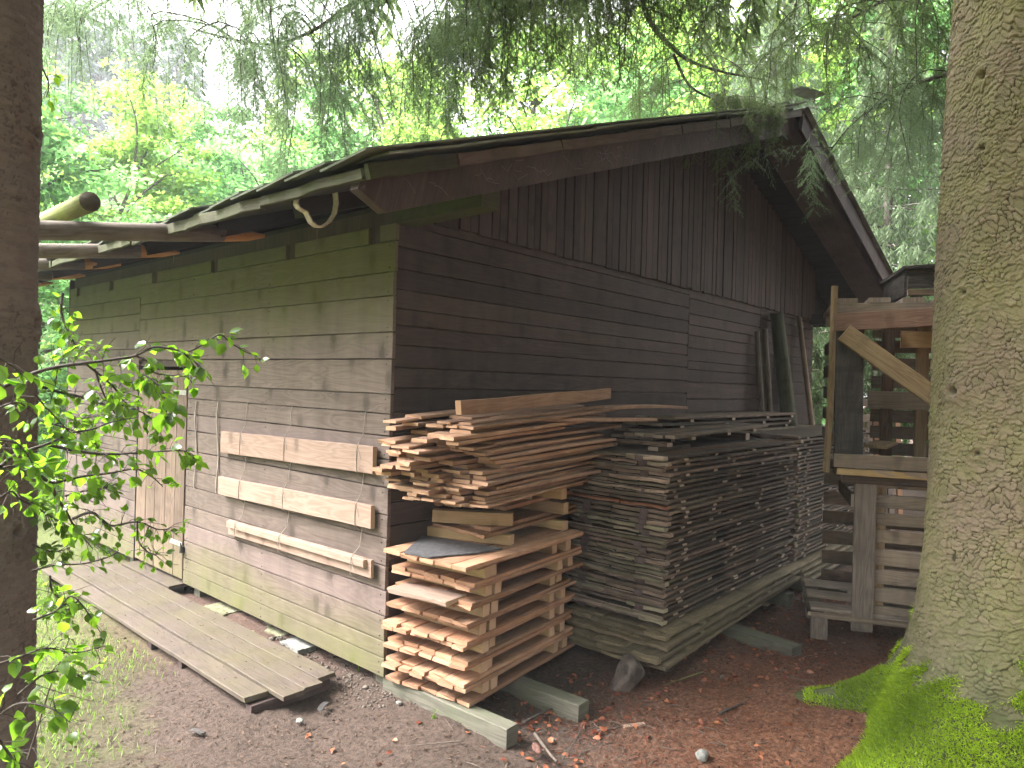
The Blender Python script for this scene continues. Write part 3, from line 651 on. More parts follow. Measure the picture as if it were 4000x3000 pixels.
b=MB(); b.plank((0,0,.04),X_,Z_,-Y_,1.42,.068,.035,n=5,wob=.002,rag=.004); o=b.build('top_plank',M['loose']); o.location=(.06,-.44,zz+.008); o.rotation_euler=(0,-.055,.06); tag(o,'thick weathered plank standing on edge on top of the loose plank pile','plank')
b=MB(); b.plank((0,0,.01),X_,Y_,Z_,1.2,.12,.022,n=5,bend=.012,rag=.005); o=b.build('long_plank',M['loose']); o.location=(1.32,-.37,1.452); o.rotation_euler=(0,.005,.05); tag(o,'tan plank reaching right over the dark stack beside the wall','plank')
b=MB(); b.plank((0,0,.01),X_,Y_,Z_,1.2,.10,.02,n=5,rag=.005); o=b.build('long_plank',M['loose']); o.location=(.66,-.42,1.40); o.rotation_euler=(0,.02,-.02); tag(o,'short light plank poking right out of the loose pile','plank')
# ------------------------------------------------------------------ dark formwork panels
def make_panel(L,W,nb,bat,mat,red=None,plates=True,T=.0172,BT=.0135):
    r_=empty('formwork_panel')
    b=MB(); y=0; ws=np.array([random.uniform(.85,1.15) for _ in range(nb)]); ws=ws/ws.sum()*W
    for w in ws:
        b.plank(V3(.045+random.uniform(-.006,.006),y+w/2,BT+T/2),X_,Y_,Z_,L-.05+random.uniform(-.015,.015),w-.006,T,n=6,wob=.0022,rag=.014); y+=w
    b.build('deck',mat,r_)
    b=MB(); 
    y=0
    while y<W-.02:      # weathered end rail in broken lengths
        w=min(random.uniform(.12,.4),W-y); b.plank(V3(random.uniform(.012,.03),y,BT+T/2-.003+random.uniform(-.004,.003)),Y_,X_,-Z_,w-.003,.05,T*random.uniform(.85,1.3),n=4,rag=.004,wob=.003); y+=w
    b.build('end_rail',red or (M['panelend'] if mat is M['panel'] else mat),r_)
    for xb in bat:
        b=MB(); b.plank(V3(xb+random.uniform(-.05,.05),random.choice((.02,.012,.006,-.004,-.02)),BT/2-.0005),Y_,X_,Z_,W-.03,random.uniform(.045,.062),BT,n=2,rag=.004); b.build('batten',mat,r_)
    if plates:
        for yp in(W*.22,W*.78):
            if random.random()<.75:
                b=MB(); b.box((-.006,yp-.027,-.004),(-.001,yp+.027,.030),axis=1,c=.001); b.build('end_plate',M['plate'],r_)
    return r_
protos=[make_panel(2.06,.72,4,[q+random.uniform(-.1,.1) for q in(.16,.75,1.35,1.93)],M['panel']) for _ in range(5)]+[make_panel(2.06,.72,4,(.2,1.0,1.8),M['panel'],plates=False) for _ in range(3)]
pred=make_panel(2.06,.72,4,(.16,.75,1.35,1.93),M['panel'],red=M['panelred'],plates=False)
def put(o,x,y,z,rz=0,lab=None,grp=None): o.location=(x,y,z); o.rotation_euler=(random.uniform(-.003,.003),random.uniform(-.003,.003),rz); tag(o,lab,'panel',grp); return o
used=set()
def getp(i):
    if i in used: return copy_tree(protos[i])
    used.add(i); return protos[i]
PP=.0315
for k in range(31):
    z=.232+PP*k
    if k==21:
        put(pred,1.295,-.885,z,.004,'weathered panel with a bright reddish end edge in the front dark stack'); continue
    o=getp(random.randrange(8)); put(o,1.30+random.uniform(-.035,.035)+(-.02 if k==30 else 0),-.88+random.uniform(-.014,.014),z,random.uniform(-.008,.008),'blackened weathered formwork panel in the front dark stack','weathered panels of the front dark stack')
    if k==30: tag(o,'topmost full panel of the front dark stack, green edged and strewn with brown needles'); o.pop('group',None)
for k in range(32):
    o=getp(random.randrange(8))
    put(o,3.46+random.uniform(-.03,.03),-.87+random.uniform(-.02,.02),.235+PP*k,random.uniform(-.008,.008),'grey weathered formwork panel in the further dark stack near the rack','weathered panels of the further dark stack')
for k,(x,y,z,T,rz,lab) in enumerate(((1.07,-1.03,.086,.026,.05,'lowest mossy board panel jutting out under the front dark stack'),(1.03,-1.00,.122,.028,.02,'wide mossy board panel with a pale green corner jutting out above the stone'),(1.15,-.99,.158,.026,.03,'third mossy board panel up below the dark panels'),(1.22,-.95,.193,.024,.01,'uppermost mossy board panel directly below the dark panels'))):
    r_=make_panel(2.3,.62+.03*k,3,(.42,.55,1.1,1.6,2.0),M['mossboard'],plates=False,T=T-.004,BT=.0125); r_.name='mossy_panel'; put(r_,x,y,z-.002,rz,lab)
for k in range(4):
    b=MB()
    for i in range(3): b.plank(V3(0,.05+i*.2,.012),X_,Y_,Z_,2.2,.19,.022,n=3,wob=.003)
    o=b.build('mossy_panel',M['mossboard']); o.location=(3.42,-.93+.02*k,.09+.036*k); tag(o,'mossy plank layer under the further dark stack','panel','mossy layers under the further dark stack')
b=MB(); b.box((4.9,-.9,-.02),(5.0,-.2,.09),axis=1); o=b.build('timber',M['timber']); tag(o,'timber carrying the far end of the further dark stack','timber')
b=MB(); b.box((3.02,-.98,-.02),(3.12,-.2,.085),axis=1); o=b.build('timber',M['timber']); tag(o,'timber showing below the middle of the dark stacks','timber')
zt=.232+PP*31
def flat_panel(x,y,z,L,W,nb,rz,lab,mat='panel',tilt=0,name='small_panel',bats=(.15,.8,.5),grp=None):
    r_=empty(name,(x,y,z),rz,lab,'panel',grp); w=W/nb; b=MB()
    for i in range(nb): b.plank(V3(random.uniform(-.01,.01),i*w+w/2,.03),X_,Y_,Z_,L,w-.005,.02,n=4,wob=.002,rag=.006)
    b.build('deck',M[mat],r_)
    for q in bats: b=MB(); b.plank(V3(L*q,-.01,.01),Y_,X_,Z_,W+.02,.06,.0195); b.build('batten',M[mat],r_)
    r_.rotation_euler=(0,tilt,rz); return r_
for k,(x,y) in enumerate(((1.52,-.66),(1.58,-.70))):
    b=MB(); b.plank((0,0,.012),X_ if k==0 else Y_,Y_ if k==0 else X_,Z_ if k==0 else -Z_,.42,.07,.024); o=b.build('spacer_board',M['panel']); o.location=(x,y,zt+.004+.025*k) if k==0 else (1.62,-.72,zt+.028); tag(o,('dark spacer board lying along under the small top panel','dark spacer board lying crosswise under the small top panel')[k],'board')
flat_panel(1.66,-.73,zt+.055,1.75,.36,5,.05,'small mossy panel lying loose on the front dark stack',tilt=-.012)
b=MB(); b.plank((0,0,.012),Y_,X_,-Z_,.34,.07,.05); o=b.build('spacer_board',M['panel']); o.location=(2.9,-.68,zt+.028); tag(o,'dark spacer board under the right end of the small top panel','board')
for k in range(4): flat_panel(1.95+.12*k+random.uniform(-.05,.05),-.40+random.uniform(-.02,.02),zt+.01+.044*k,2.75-.1*k,.34,3,random.uniform(-.01,.01),'narrow grey panel piled along the wall on top of the dark stack','panel',name='narrow_panel',bats=(.1,.4,.7,.95),grp='narrow panels piled along the wall')
# ------------------------------------------------------------------ burnt stone
def lump_stone(name,loc,size,mat,lab,cat='stone',seed=1,sub=4,rot=(0,0,0)):
    import bmesh
    bm=bmesh.new(); bmesh.ops.create_icosphere(bm,subdivisions=sub,radius=1); r=np.random.default_rng(seed)
    pl=[(nrm(r.normal(size=3)),r.uniform(.55,.86)) for _ in range(11)]; ks=r.normal(size=(6,3))*2.5; ph=r.uniform(0,6,6)
    for v in bm.verts:
        p=np.array(v.co)
        for nn,d in pl:
            e=p.dot(nn)-d
            if e>0: p=p-nn*e*.9
        p=p*(1+.035*sum(math.sin(k.dot(p)+f) for k,f in zip(ks*1.5,ph))); p+=r.normal(0,.008,3)
        v.co=p*np.array(size)
    me=bpy.data.meshes.new(name); bm.to_mesh(me); bm.free(); me.materials.append(mat)
    for f in me.polygons: f.use_smooth=True
    o=bpy.data.objects.new(name,me); COL.objects.link(o); o.location=loc; o.rotation_euler=rot; return tag(o,lab,cat)
lump_stone('burnt_stone',(.885,-.90,.065),(.105,.085,.125),M['stone'],'dark brown angular stone propped under the front dark stack',seed=5,rot=(.25,.35,.5))
# ------------------------------------------------------------------ rack of old pallets
RK=math.atan2(-.927,.375)
rack=empty('pallet_rack',(2.607,-1.615,0),RK,'tall two tier rack nailed together from grey pallets beside the mossy spruce','rack')
def rb(name,mat,*bars):
    b=MB()
    for (o,ex,ey,ez,L,W,T) in bars: b.plank(V3(*o),V3(*ex),V3(*ey),V3(*ez),L,W,T,n=3,wob=.0015,rag=.003,c=.003)
    return b.build(name,M[mat],rack)
WR=1.25
rb('post','greywood',((-.03,-.02,.085),(0,0,1),(1,0,0),(0,1,0),1.10,.125,.04))
rb('post','greywood',((1.1,-.02,.085),(0,0,1),(1,0,0),(0,1,0),1.10,.125,.04))
rb('post','char',((-.135,.0,1.21),(-.015,0,1),(1,0,0),(0,1,0),.83,.165,.07))
rb('post','greywood',((1.1,.0,1.21),(0,0,1),(1,0,0),(0,1,0),.83,.12,.07))
rb('rail','redrail',((-.245,-.03,2.055),(1,0,.055),(-.055,0,1),(0,-1,0),1.6,.115,.05))
rb('rail','greywood',((-.225,-.055,1.165),(1,0,.01),(0,0,1),(0,-1,0),1.55,.085,.03))
rb('shelf_edge','bearer',((-.20,-.04,1.095),(1,0,0),(0,0,1),(0,-1,0),1.5,.04,.05))
rb('brace','brace',((-.185,-.075,1.985),(.78,0,-.60),(.60,0,.78),(0,-1,0),1.1,.115,.055))
# flat pallets: boards run front to back
def flat_tier(z,u0,u1,n,mat,bear=True):
    for i in range(n):
        u=u0+(u1-u0)*i/(n-1); rb('board',mat,((u,-.06+random.uniform(-.03,.02),z+.048),(0,1,0),(1,0,0),(0,0,-1),.95,.125,.032))
    for y in(.0,.42,.84): rb('bearer',mat,((u0-.05,y,z+.0),(1,0,0),(0,1,0),(0,0,1),u1-u0+.1,.09,.062))
flat_tier(2.145,-.17,1.15,8,'greywood'); flat_tier(1.055,-.12,1.15,8,'panel')
for i in range(3): rb('board','greywood',((-.33,.06+i*.3,.185),(1,0,0),(0,1,0),(0,0,1),1.6,.14,.024))
rb('board','greywood',((-.33,-.02,.16),(1,0,0),(0,1,0),(0,0,1),1.6,.10,.024))
rb('board','panel',((-.30,-.05,.16),(0,1,0),(1,0,0),(0,0,-1),.9,.10,.024))
for u in(-.28,.35,1.1):
    for y in(.0,.42,.8): rb('block','greywood',((u,y,.0),(0,0,1),(1,0,0),(0,1,0),.145,.1,.1))
# upright pallets: front of the lower tier, back of both tiers, left side of the upper tier
for z,h in((1.033,.08),(.915,.095),(.80,.09),(.69,.095),(.555,.12),(.43,.105),(.315,.105),(.203,.095)):
    rb('slat','greywood',((.02,.03,z),(1,0,random.uniform(-.012,.012)),(0,0,1),(0,-1,0),1.2,h*.84,.022))
for u in(.06,.62,1.15): rb('stud','brace' if u<.1 else 'greywood',((u,.075,.16),(0,0,1),(1,0,0),(0,1,0),.9,.08,.06))
for z in(1.20,1.32,1.44,1.56,1.69,1.82,1.95,2.06): rb('slat','greywood',((.10,.80,z),(1,0,random.uniform(-.01,.01)),(0,0,1),(0,-1,0),1.2,.092,.022))
for z in(.2,.35,.5,.65,.8,.95): rb('slat','panel',((-.2,.86,z),(1,0,0),(0,0,1),(0,-1,0),1.4,.10,.022))
for u in(.20,.42,1.2): rb('stud','brace' if u==.42 else 'panel',((u,.76,1.15),(0,0,1),(1,0,0),(0,1,0),.95,.075,.06))
for z in(1.3,1.45,1.6,1.75,1.92): rb('slat','panel',((-.215,.06,z),(0,1,0),(0,0,1),(1,0,0),.75,.085,.022))
rb('slat','panel',((-.09,.06,.9),(0,1,0),(0,0,1),(1,0,0),.75,.085,.022))
rb('cross_board','greywood',((.02,.35,1.56),(1,0,0),(0,0,1),(0,-1,0),.55,.12,.03)); rb('cross_board','bearer',((.20,.3,1.97),(1,0,0),(0,0,1),(0,-1,0),1.0,.11,.03))
rb('cross_board','brace',((.05,.2,1.25),(0.3,1,0),(1,-.3,0),(0,0,-1),.5,.14,.025)); rb('cross_board','panel',((.35,.1,1.2),(1,.25,0.05),(0,0,1),(.25,-1,0),.6,.1,.03))
pole=MB(); pole.tube([onplane(1793,1020,1,-1.36)*0+V3(0,0,0),V3(.0,-.02,.6),V3(-.025,-.03,1.21)],.021,4,t=.6); 
o=pole.build('batten_pole',M['brace']); p0=V3(2.607,-1.615,0)+V3(.375,-.927,0)*(-.262); o.location=(p0[0],p0[1],1.08); tag(o,'thin upright tan batten fixed at the left edge of the pallet rack','batten'); o.parent=None
# the dark box standing on the rack
bx=empty('wooden_box',V3(2.607,-1.615,2.205)+V3(.375,-.927,0)*.20+V3(.927,.375,0)*.12,RK+.05,'black and grey weathered wooden box standing on top of the rack','box')
def pb(par,name,mat,*bars):
    b=MB()
    for (o,ex,ey,ez,L,W,T) in bars: b.plank(V3(*o),V3(*ex),V3(*ey),V3(*ez),L,W,T,n=2,rag=.004)
    return b.build(name,M[mat],par)
pb(bx,'side_board','char',((-.0,0,.14),(1,0,.02),(0,0,1),(0,-1,0),.9,.12,.03)); pb(bx,'side_board','panel',((-.0,.0,.055),(1,0,.0),(0,0,1),(0,-1,0),.9,.04,.032))
pb(bx,'lid','char',((-.03,.3,.212),(1,0,.05),(0,1,0),(0,0,1),1.0,.7,.02)); pb(bx,'side_board','char',((.0,.02,.12),(0,1,0),(0,0,1),(1,0,0),.6,.16,.03)); pb(bx,'side_board','char',((.86,.02,.12),(0,1,0),(0,0,1),(1,0,0),.6,.16,.03))
for u in(.06,.8):
    for y in(.03,.5): pb(bx,'leg','char',((u,y,.0),(0,0,1),(1,0,0),(0,1,0),.04,.06,.06))
# ------------------------------------------------------------------ things leaning on the gable wall
def lean(name,p,q,r,mat,lab,cat,n=10,lump=.03,taper=.8,sq=False):
    p=V3(*p);q=V3(*q); b=MB(); b.tube([ (q-p)*t for t in(0,.25,.5,.75,1)],[r*(1-(1-taper)*t) for t in(0,.25,.5,.75,1)],4 if sq else n,lump=lump)
    o=b.build(name,M[mat],None,not sq); o.location=p; return tag(o,lab,cat)
lean('leaning_log',(5.27,-.32,0),(4.98,-.085,2.41),.105,'mosslog','thick greenish log leaning against the gable wall','log',14,.03,.62)
lean('leaning_pole',(4.70,-.20,0),(4.58,-.045,2.19),.03,'log','left one of two thin barked poles leaning beside the greenish log','pole')
lean('leaning_pole',(4.86,-.22,0),(4.76,-.05,2.23),.036,'log','right one of two thin barked poles leaning beside the greenish log','pole')
lean('leaning_pole',(6.05,-.30,0),(5.74,-.05,2.44),.035,'greywood','grey stick leaning on the far end of the gable wall','stick',6)
for x,zt_,mat,lab in((5.42,2.0,'orange','tan narrow board leaning right of the greenish log'),(5.30,2.12,'greywood','grey notched board leaning just behind the greenish log')):
    b=MB(); b.plank((0,0,0),V3(-.02,.1,1),X_,Y_,zt_,.075,.022,n=3); o=b.build('leaning_board',M[mat]); o.location=(x,-.255,0.0); tag(o,lab,'board')
r_=empty('broken_pallet',(6.35,-.55,0),-.5,'broken upright pallet of pale slats standing beyond the dark stack','pallet')
for i in range(6): pb(r_,'slat','orange' if i%2 else 'greywood',((i*.13,random.uniform(-.02,.02),0),(random.uniform(-.08,.08),.04,1),(1,0,0),(0,1,0),random.uniform(1.35,1.65),.08,.022))
for z in(.7,1.3,1.5): pb(r_,'rail','greywood',((-.05,.03,z),(1,0,random.uniform(-.1,.1)),(0,0,1),(0,-1,0),.8,.08,.04))
# ------------------------------------------------------------------ vegetation
def rotz(a): c,s=math.cos(a),math.sin(a); return np.array([[c,-s,0],[s,c,0],[0,0,1.]])
def unit(a): return a/np.maximum(np.linalg.norm(a,axis=-1,keepdims=True),1e-9)
def diamonds(c,d,nrm_,L,W,fold=.15):
    """leaf cards: base c, direction d, normal nrm_, (n,) sizes -> verts, quads"""
    s=unit(np.cross(d,nrm_)); n=len(c); L=L[:,None];W=W[:,None]
    m=c+d*L*.45
    V=np.stack([c,m+s*W*.5+nrm_*W*fold,c+d*L,m-s*W*.5+nrm_*W*fold],1).reshape(-1,3)
    F=np.arange(n*4).reshape(n,4); return V,F
def leaf_tris(c,d,nv,L,W,curl=.18):
    d=unit(d); s=unit(np.cross(d,nv)); nv=np.cross(s,d); n=len(c); L=L[:,None];W=W[:,None]
    T=[(0,0,0),(.32,0,-.05),(.68,0,-.03),(1,0,-curl),(.30,.44,.04),(.66,.36,.03),(.30,-.44,.04),(.66,-.36,.03)]
    V=np.stack([c+d*L*a+s*W*b_+nv*L*e for a,b_,e in T],1).reshape(-1,3)
    t=np.array([(0,1,4),(0,6,1),(1,2,5),(1,5,4),(1,6,7),(1,7,2),(2,3,5),(2,7,3)])
    F=(np.arange(n)[:,None,None]*8+t[None]).reshape(-1,3); return V,F
def needle_twigs(P0,D,Ls,per=210,nl=.0125,w=.0014,R=None):
    """needles along many short twigs; returns verts, tris"""
    R=R or rng; cnt=np.maximum((Ls*per).astype(int),4); idx=np.repeat(np.arange(len(P0)),cnt); n=len(idx)
    t=R.random(n); d=unit(D)[idx]; base=P0[idx]+d*(t*Ls[idx])[:,None]+V3(0,0,-1)*(t**2*Ls[idx]*.25)[:,None]
    rv=unit(R.normal(size=(n,3))); pr=unit(rv-d*(rv*d).sum(1,keepdims=True)); tip=base+(pr*.8+d*.55)*(nl*R.uniform(.7,1.25,n))[:,None]
    sd=unit(np.cross(pr,d))*w; V=np.stack([base+sd,base-sd,tip],1).reshape(-1,3)
    # the twig itself as two crossed slivers
    m=len(P0); dd=unit(D); q=unit(np.cross(dd,V3(.3,.5,.8))); q2=np.cross(dd,q); e=P0+dd*Ls[:,None]+V3(0,0,-1)*(Ls*.25)[:,None]
    V2=np.concatenate([np.stack([P0+q*.0014,P0-q*.0014,e],1).reshape(-1,3),np.stack([P0+q2*.0014,P0-q2*.0014,e],1).reshape(-1,3)])
    V=np.concatenate([V,V2]); return V,np.arange(len(V)).reshape(-1,3)
def smooth_path(pts,n):
    pts=np.array(pts,float); m=len(pts); t=np.linspace(0,m-1.0001,n); i=t.astype(int); f=(t-i)[:,None]
    g=lambda k: pts[np.clip(k,0,m-1)]
    p0,p1,p2,p3=g(i-1),g(i),g(i+1),g(i+2)
    return .5*((2*p1)+(-p0+p2)*f+(2*p0-5*p1+4*p2-p3)*f**2+(-p0+3*p1-3*p2+p3)*f**3)
# ---- near spruce limbs with hanging twigs
def limb(parent,path,nh,hl,r0=.02,spread=.35,seed=0,dense=1.0,bare=.35,lab=None,mat='spruce',side=.20):
    R=np.random.default_rng(seed); P=smooth_path(path,24); off_=V3(*parent.location)
    b=MB(); b.tube(list(P-off_),list(np.linspace(r0,r0*.28,24)),8,lump=.08)
    S0=[];SD=[];SL=[]
    nh=int(nh*.62)
    for k in range(nh):
        u=R.random()**.85; i=int(u*22); p=P[i]*(1-(u*22-i))+P[i+1]*(u*22-i); tan=nrm(P[i+1]-P[i]); lat=nrm(np.cross(tan,Z_))
        o=lat*R.normal(0,spread); start=p; q=p+o*.5+Z_*(.02-abs(R.normal(0,.03)))
        L=R.uniform(*hl); sway=V3(R.normal(0,.12),R.normal(0,.12),0)
        hp=smooth_path([start,q,p+o+sway*.3-Z_*L*.35,p+o+sway*L*.8-Z_*L*.75,p+o+sway*L-Z_*L],12)
        b.tube(list(hp-off_),list(np.linspace(.0042,.0012,12)),4,cap=False)
        ns=int(L*50*dense)+3
        for j in range(ns):
            v=bare+(1-bare)*((j+R.random())/ns); f=v*11; ii=min(int(f),10); c=hp[ii]*(1-(f-ii))+hp[ii+1]*(f-ii)
            az=R.random()*6.283; dr=nrm(V3(math.cos(az),math.sin(az),-R.uniform(.35,1.1))); l=side*R.uniform(.5,1.2)*(1.2-.75*v)
            S0.append(c);SD.append(dr);SL.append(l); lat2=nrm(np.cross(dr,V3(R.normal(0,.3),R.normal(0,.3),1)))
            for q in range(int(l*40)):
                w_=(q+.6)/max(1,int(l*40)); S0.append(c+dr*l*w_-Z_*(w_**2*l*.25)); SD.append(dr*.75+lat2*(1 if q%2 else -1)*R.uniform(.5,.9)-Z_*R.uniform(.15,.5)); SL.append(l*.42*(1.1-.6*w_)*R.uniform(.7,1.2))
        for f in np.arange(bare*11,10.6,.8):   # needles on the hanging stem too
            ii=int(f); S0.append(hp[ii]);SD.append(hp[ii+1]-hp[ii]);SL.append(np.linalg.norm(hp[ii+1]-hp[ii]))
    o=b.build('branch',M['twig'],parent,True)
    V,F=needle_twigs(np.array(S0)-off_,np.array(SD),np.array(SL),R=R)
    f=bulk('foliage',V,F,M[mat],o,tint=R.random(len(F))); return o
def trunk_mesh(name,base,rfun,zs,nth,cw,ch,amp,mat,parent,lean=(0,0),seed=3,wrapr=.36,cellamp=.004,knots=()):
    R=np.random.default_rng(seed); th=np.linspace(0,2*math.pi,nth,endpoint=False); T,Zz=np.meshgrid(th,zs)
    nc=max(6,int(2*math.pi*wrapr/cw)); gu=T/(2*math.pi)*nc; gv=Zz/ch
    px,py,pz=np.cos(T)*wrapr,np.sin(T)*wrapr,Zz; wu=np.zeros(T.shape); wv=np.zeros(T.shape)
    for q in range(16):
        kv=R.normal(size=3)*R.choice([12,28,55,95])*(.036/cw)**.5; am=.46/(1+np.linalg.norm(kv)/30); fq=kv[0]*px+kv[1]*py+kv[2]*pz; wu+=am*np.sin(fq+q); wv+=am*np.sin(fq*1.07+q*2.3)
    gu=gu+wu; gv=gv+wv; gv=gv-gv.min(); rows=int(gv.max())+4; J=R.random((rows+4,nc,3))
    iu=np.floor(gu).astype(int); iv=np.floor(gv).astype(int); f1=np.full(gu.shape,9.);f2=np.full(gu.shape,9.);cid=np.zeros(gu.shape);cv=np.zeros(gu.shape)
    for a in(-1,0,1):
        for c in(-1,0,1):
            r=np.clip(iv+c+1,0,rows+3); j=J[r,(iu+a)%nc]; d=np.hypot(iu+a+.1+.8*j[...,0]-gu,iv+c+.1+.8*j[...,1]-gv)
            n1=d<f1; f2=np.where(n1,f1,np.minimum(f2,d)); cid=np.where(n1,j[...,2],cid); cv=np.where(n1,iv+c+.1+.8*j[...,1]-gv,cv); f1=np.where(n1,d,f1)
    nz_=np.zeros(T.shape)
    for q in range(10):
        kv=R.normal(size=3)*R.choice([9,20,40]); nz_+=np.sin(kv[0]*px+kv[1]*py+kv[2]*pz+q*1.7)
    thr=np.clip(.10+.04*nz_,.015,.24); h=np.clip((f2-f1)/thr,0,1); h=h*h*(3-2*h)
    pit=np.zeros(T.shape)
    for th0,z0,sz in knots:
        d=np.hypot(np.angle(np.exp(1j*(T-th0)))*wrapr,(Zz-z0)*1.15)/sz; pit+=.012*sz/.05*np.exp(-(d-.9)**2*3)-.03*sz/.05*np.exp(-(d/.42)**2); h=h*(1-np.exp(-(d/.45)**2)*.9)
    vary=np.clip(1+.22*nz_,.35,1.8); rr=rfun(T,Zz)+amp*vary*(h-.6)*(.35+.9*cid)+cellamp*(cid-.5)*h+amp*.9*np.clip(cv,-.6,.6)*h+pit+R.normal(0,amp*.08,T.shape)
    X=np.cos(T)*rr+lean[0]*Zz; Y=np.sin(T)*rr+lean[1]*Zz
    V=np.stack([X,Y,Zz],-1).reshape(-1,3); m,n=T.shape; i=np.arange(m*n).reshape(m,n); k=np.roll(i,-1,1)
    F=np.stack([i[:-1],k[:-1],k[1:],i[1:]],-1).reshape(-1,4)
    o=bulk(name,V,F,mat,parent,smooth=True)
    for nm,d in(('plate',h),('cellid',cid)): a=o.data.attributes.new(nm,'FLOAT','POINT'); a.data.foreach_set('value',d.astype(np.float32).ravel())
    return o,(T,Zz,rr)
big=empty('spruce_tree',tuple(BIG),0,'huge scaly spruce with bright green moss over its roots at the right edge','tree')
ROOTS=[(1.74,.64,.15,.17),(2.75,.62,.19,.34),(3.75,.75,.17,.34),(4.9,.5,.2,.35),(.55,.5,.16,.3),(6.0,.45,.2,.3),(2.2,.12,.3,.3)]
def rbig(T,Z):
    r=.335+.13*np.exp(-np.maximum(Z,0)/.75)+.07*np.exp(-np.maximum(Z,0)/.25)-.012*np.maximum(Z-1.6,0)
    r=np.maximum(r,.10)
    for th,A,h,w in ROOTS:
        d=np.angle(np.exp(1j*(T-th))); r=r+A*np.exp(-(d/w)**2)*np.exp(-np.maximum(Z,0)/h)
    return r+.012*np.sin(3*T+Z*1.1)+.008*np.sin(7*T-Z*2)
zs=np.concatenate([np.linspace(-.25,.55,190),np.linspace(.555,3.7,720),np.linspace(3.75,13,60)])
tr_,(TT,ZZ,RR)=trunk_mesh('trunk',BIG,rbig,zs,900,.0235,.0205,.0052,M['bark_big'],big,seed=5,wrapr=.36,cellamp=.004,knots=((2.60,2.98,.045),(2.66,2.66,.032),(2.44,1.62,.045),(2.75,1.36,.028),(2.50,2.05,.03)))
# moss cushions growing on the roots
R=np.random.default_rng(21); n=420000
ti=R.random(n)*2*math.pi; zi=R.uniform(-.02,.95,n); rr=rbig(ti,zi)+.006
x=np.cos(ti)*rr;y=np.sin(ti)*rr
nz=.5+.5*np.sin(x*7+1.3)*np.sin(y*6.3+.4)+.3*np.sin(x*17-y*13)+.2*np.sin(x*31+y*29+zi*40)
dz=.004; nr_=(rbig(ti,zi-dz)-rbig(ti,zi+dz))/(2*dz)     # slope: moss likes the flat tops
side_=np.exp(-(np.angle(np.exp(1j*(ti-3.75)))/.6)**2)*.75+np.exp(-(np.angle(np.exp(1j*(ti-2.75)))/.5)**2)*.1
keep=(nz*1.1+np.clip(nr_,0,2.2)*.75-zi*(1.7-side_*.5)+.74+side_*.62+R.normal(0,.10,n)>.92)&(R.random(n)<np.clip(.34+nr_*.4,.3,1))&~((np.abs(np.angle(np.exp(1j*(ti-1.74))))<.5)&(rr>.80+.08*np.sin(zi*60+ti*9)))
P=np.stack([x,y,zi],-1)[keep]; nn=unit(np.stack([np.cos(ti),np.sin(ti),np.clip(nr_,0,3)],-1)[keep]); m=len(P)
dv=unit(nn+R.normal(0,.55,(m,3))); sv=unit(np.cross(dv,R.normal(size=(m,3))))
L=R.uniform(.010,.026,m)[:,None]; w=.0030
V=np.stack([P+sv*w,P-sv*w,P+dv*L+sv*w*.6,],1).reshape(-1,3); cl=np.clip(.5+.5*np.sin(P[:,0]*9)*np.sin(P[:,1]*11+1)+R.normal(0,.22,m),0,1)
bulk('moss',V,np.arange(m*3).reshape(-1,3),M['mossblade'],big,tint=cl)
# knots
left=empty('spruce_tree',(-1.735,-.155,0),0,'slim dark barked spruce trunk at the left edge behind the leafy shrub','tree')
trunk_mesh('trunk',None,lambda T,Z: .150+.06*np.exp(-np.maximum(Z,0)/.3)-.008*np.maximum(Z-1,0)*.9+.006*np.sin(2*T+Z)+.004*np.sin(5*T+3*Z),np.concatenate([np.linspace(-.2,3.6,560),np.linspace(3.65,10,50)]),300,.034,.011,.0030,M['bark_left'],left,lean=(-.004,.004),seed=9,wrapr=.155,cellamp=.002,knots=((5.6,2.35,.04),(5.7,1.75,.045),(5.3,1.1,.035)))
# limbs of the big spruce that hang into the picture
A=at
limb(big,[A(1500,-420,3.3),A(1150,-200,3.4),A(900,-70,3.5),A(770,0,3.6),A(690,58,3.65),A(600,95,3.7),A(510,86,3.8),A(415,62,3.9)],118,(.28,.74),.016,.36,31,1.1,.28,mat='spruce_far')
limb(big,[A(1500,-300,3.2),A(1300,-160,3.5),A(1150,-60,3.8),A(1010,20,4.0),A(930,90,4.2)],120,(.30,.66),.018,.28,32,1.4,.05)
limb(big,[A(1480,-200,3.6),A(1390,0,4.2),A(1460,110,4.7),A(1540,150,5.2),A(1650,172,5.6)],46,(.3,.7),.022,.28,33,.8,.3,side=.11)
limb(big,[A(1455,118,4.7),A(1490,185,5.1),A(1545,215,5.4),A(1600,228,5.55)],26,(.25,.55),.012,.2,34,.9,.3)
limb(big,[A(1545,205,5.25),A(1590,218,5.3),A(1630,226,5.35),A(1672,238,5.4)],150,(.10,.36),.014,.085,35,2.6,.0,side=.065)
limb(big,[A(1700,-300,3.0),A(1500,-150,3.5),A(1330,-50,4.2),A(1250,20,4.7)],48,(.3,.75),.016,.35,36,.9,.3)
limb(big,[A(900,-260,3.6),A(600,-150,4.2),A(350,-60,4.8),A(200,20,5.2),A(130,70,5.4)],130,(.3,.8),.018,.40,37,1.2,.12,mat='spruce_far',side=.15)
limb(big,[A(2080,150,3.6),A(1960,190,4.2),A(1850,260,4.8),A(1790,330,5.3)],44,(.25,.6),.014,.28,38,1.0,.2,mat='spruce_far')
limb(big,[A(2070,-80,3.4),A(1950,-20,3.9),A(1840,40,4.4),A(1740,110,5.0)],54,(.3,.75),.015,.3,40,1.0,.25)
limb(big,[A(700,-250,4.4),A(560,-160,4.6),A(440,-110,4.9),A(330,-70,5.1)],30,(.4,1.0),.014,.35,41,.9,.5)
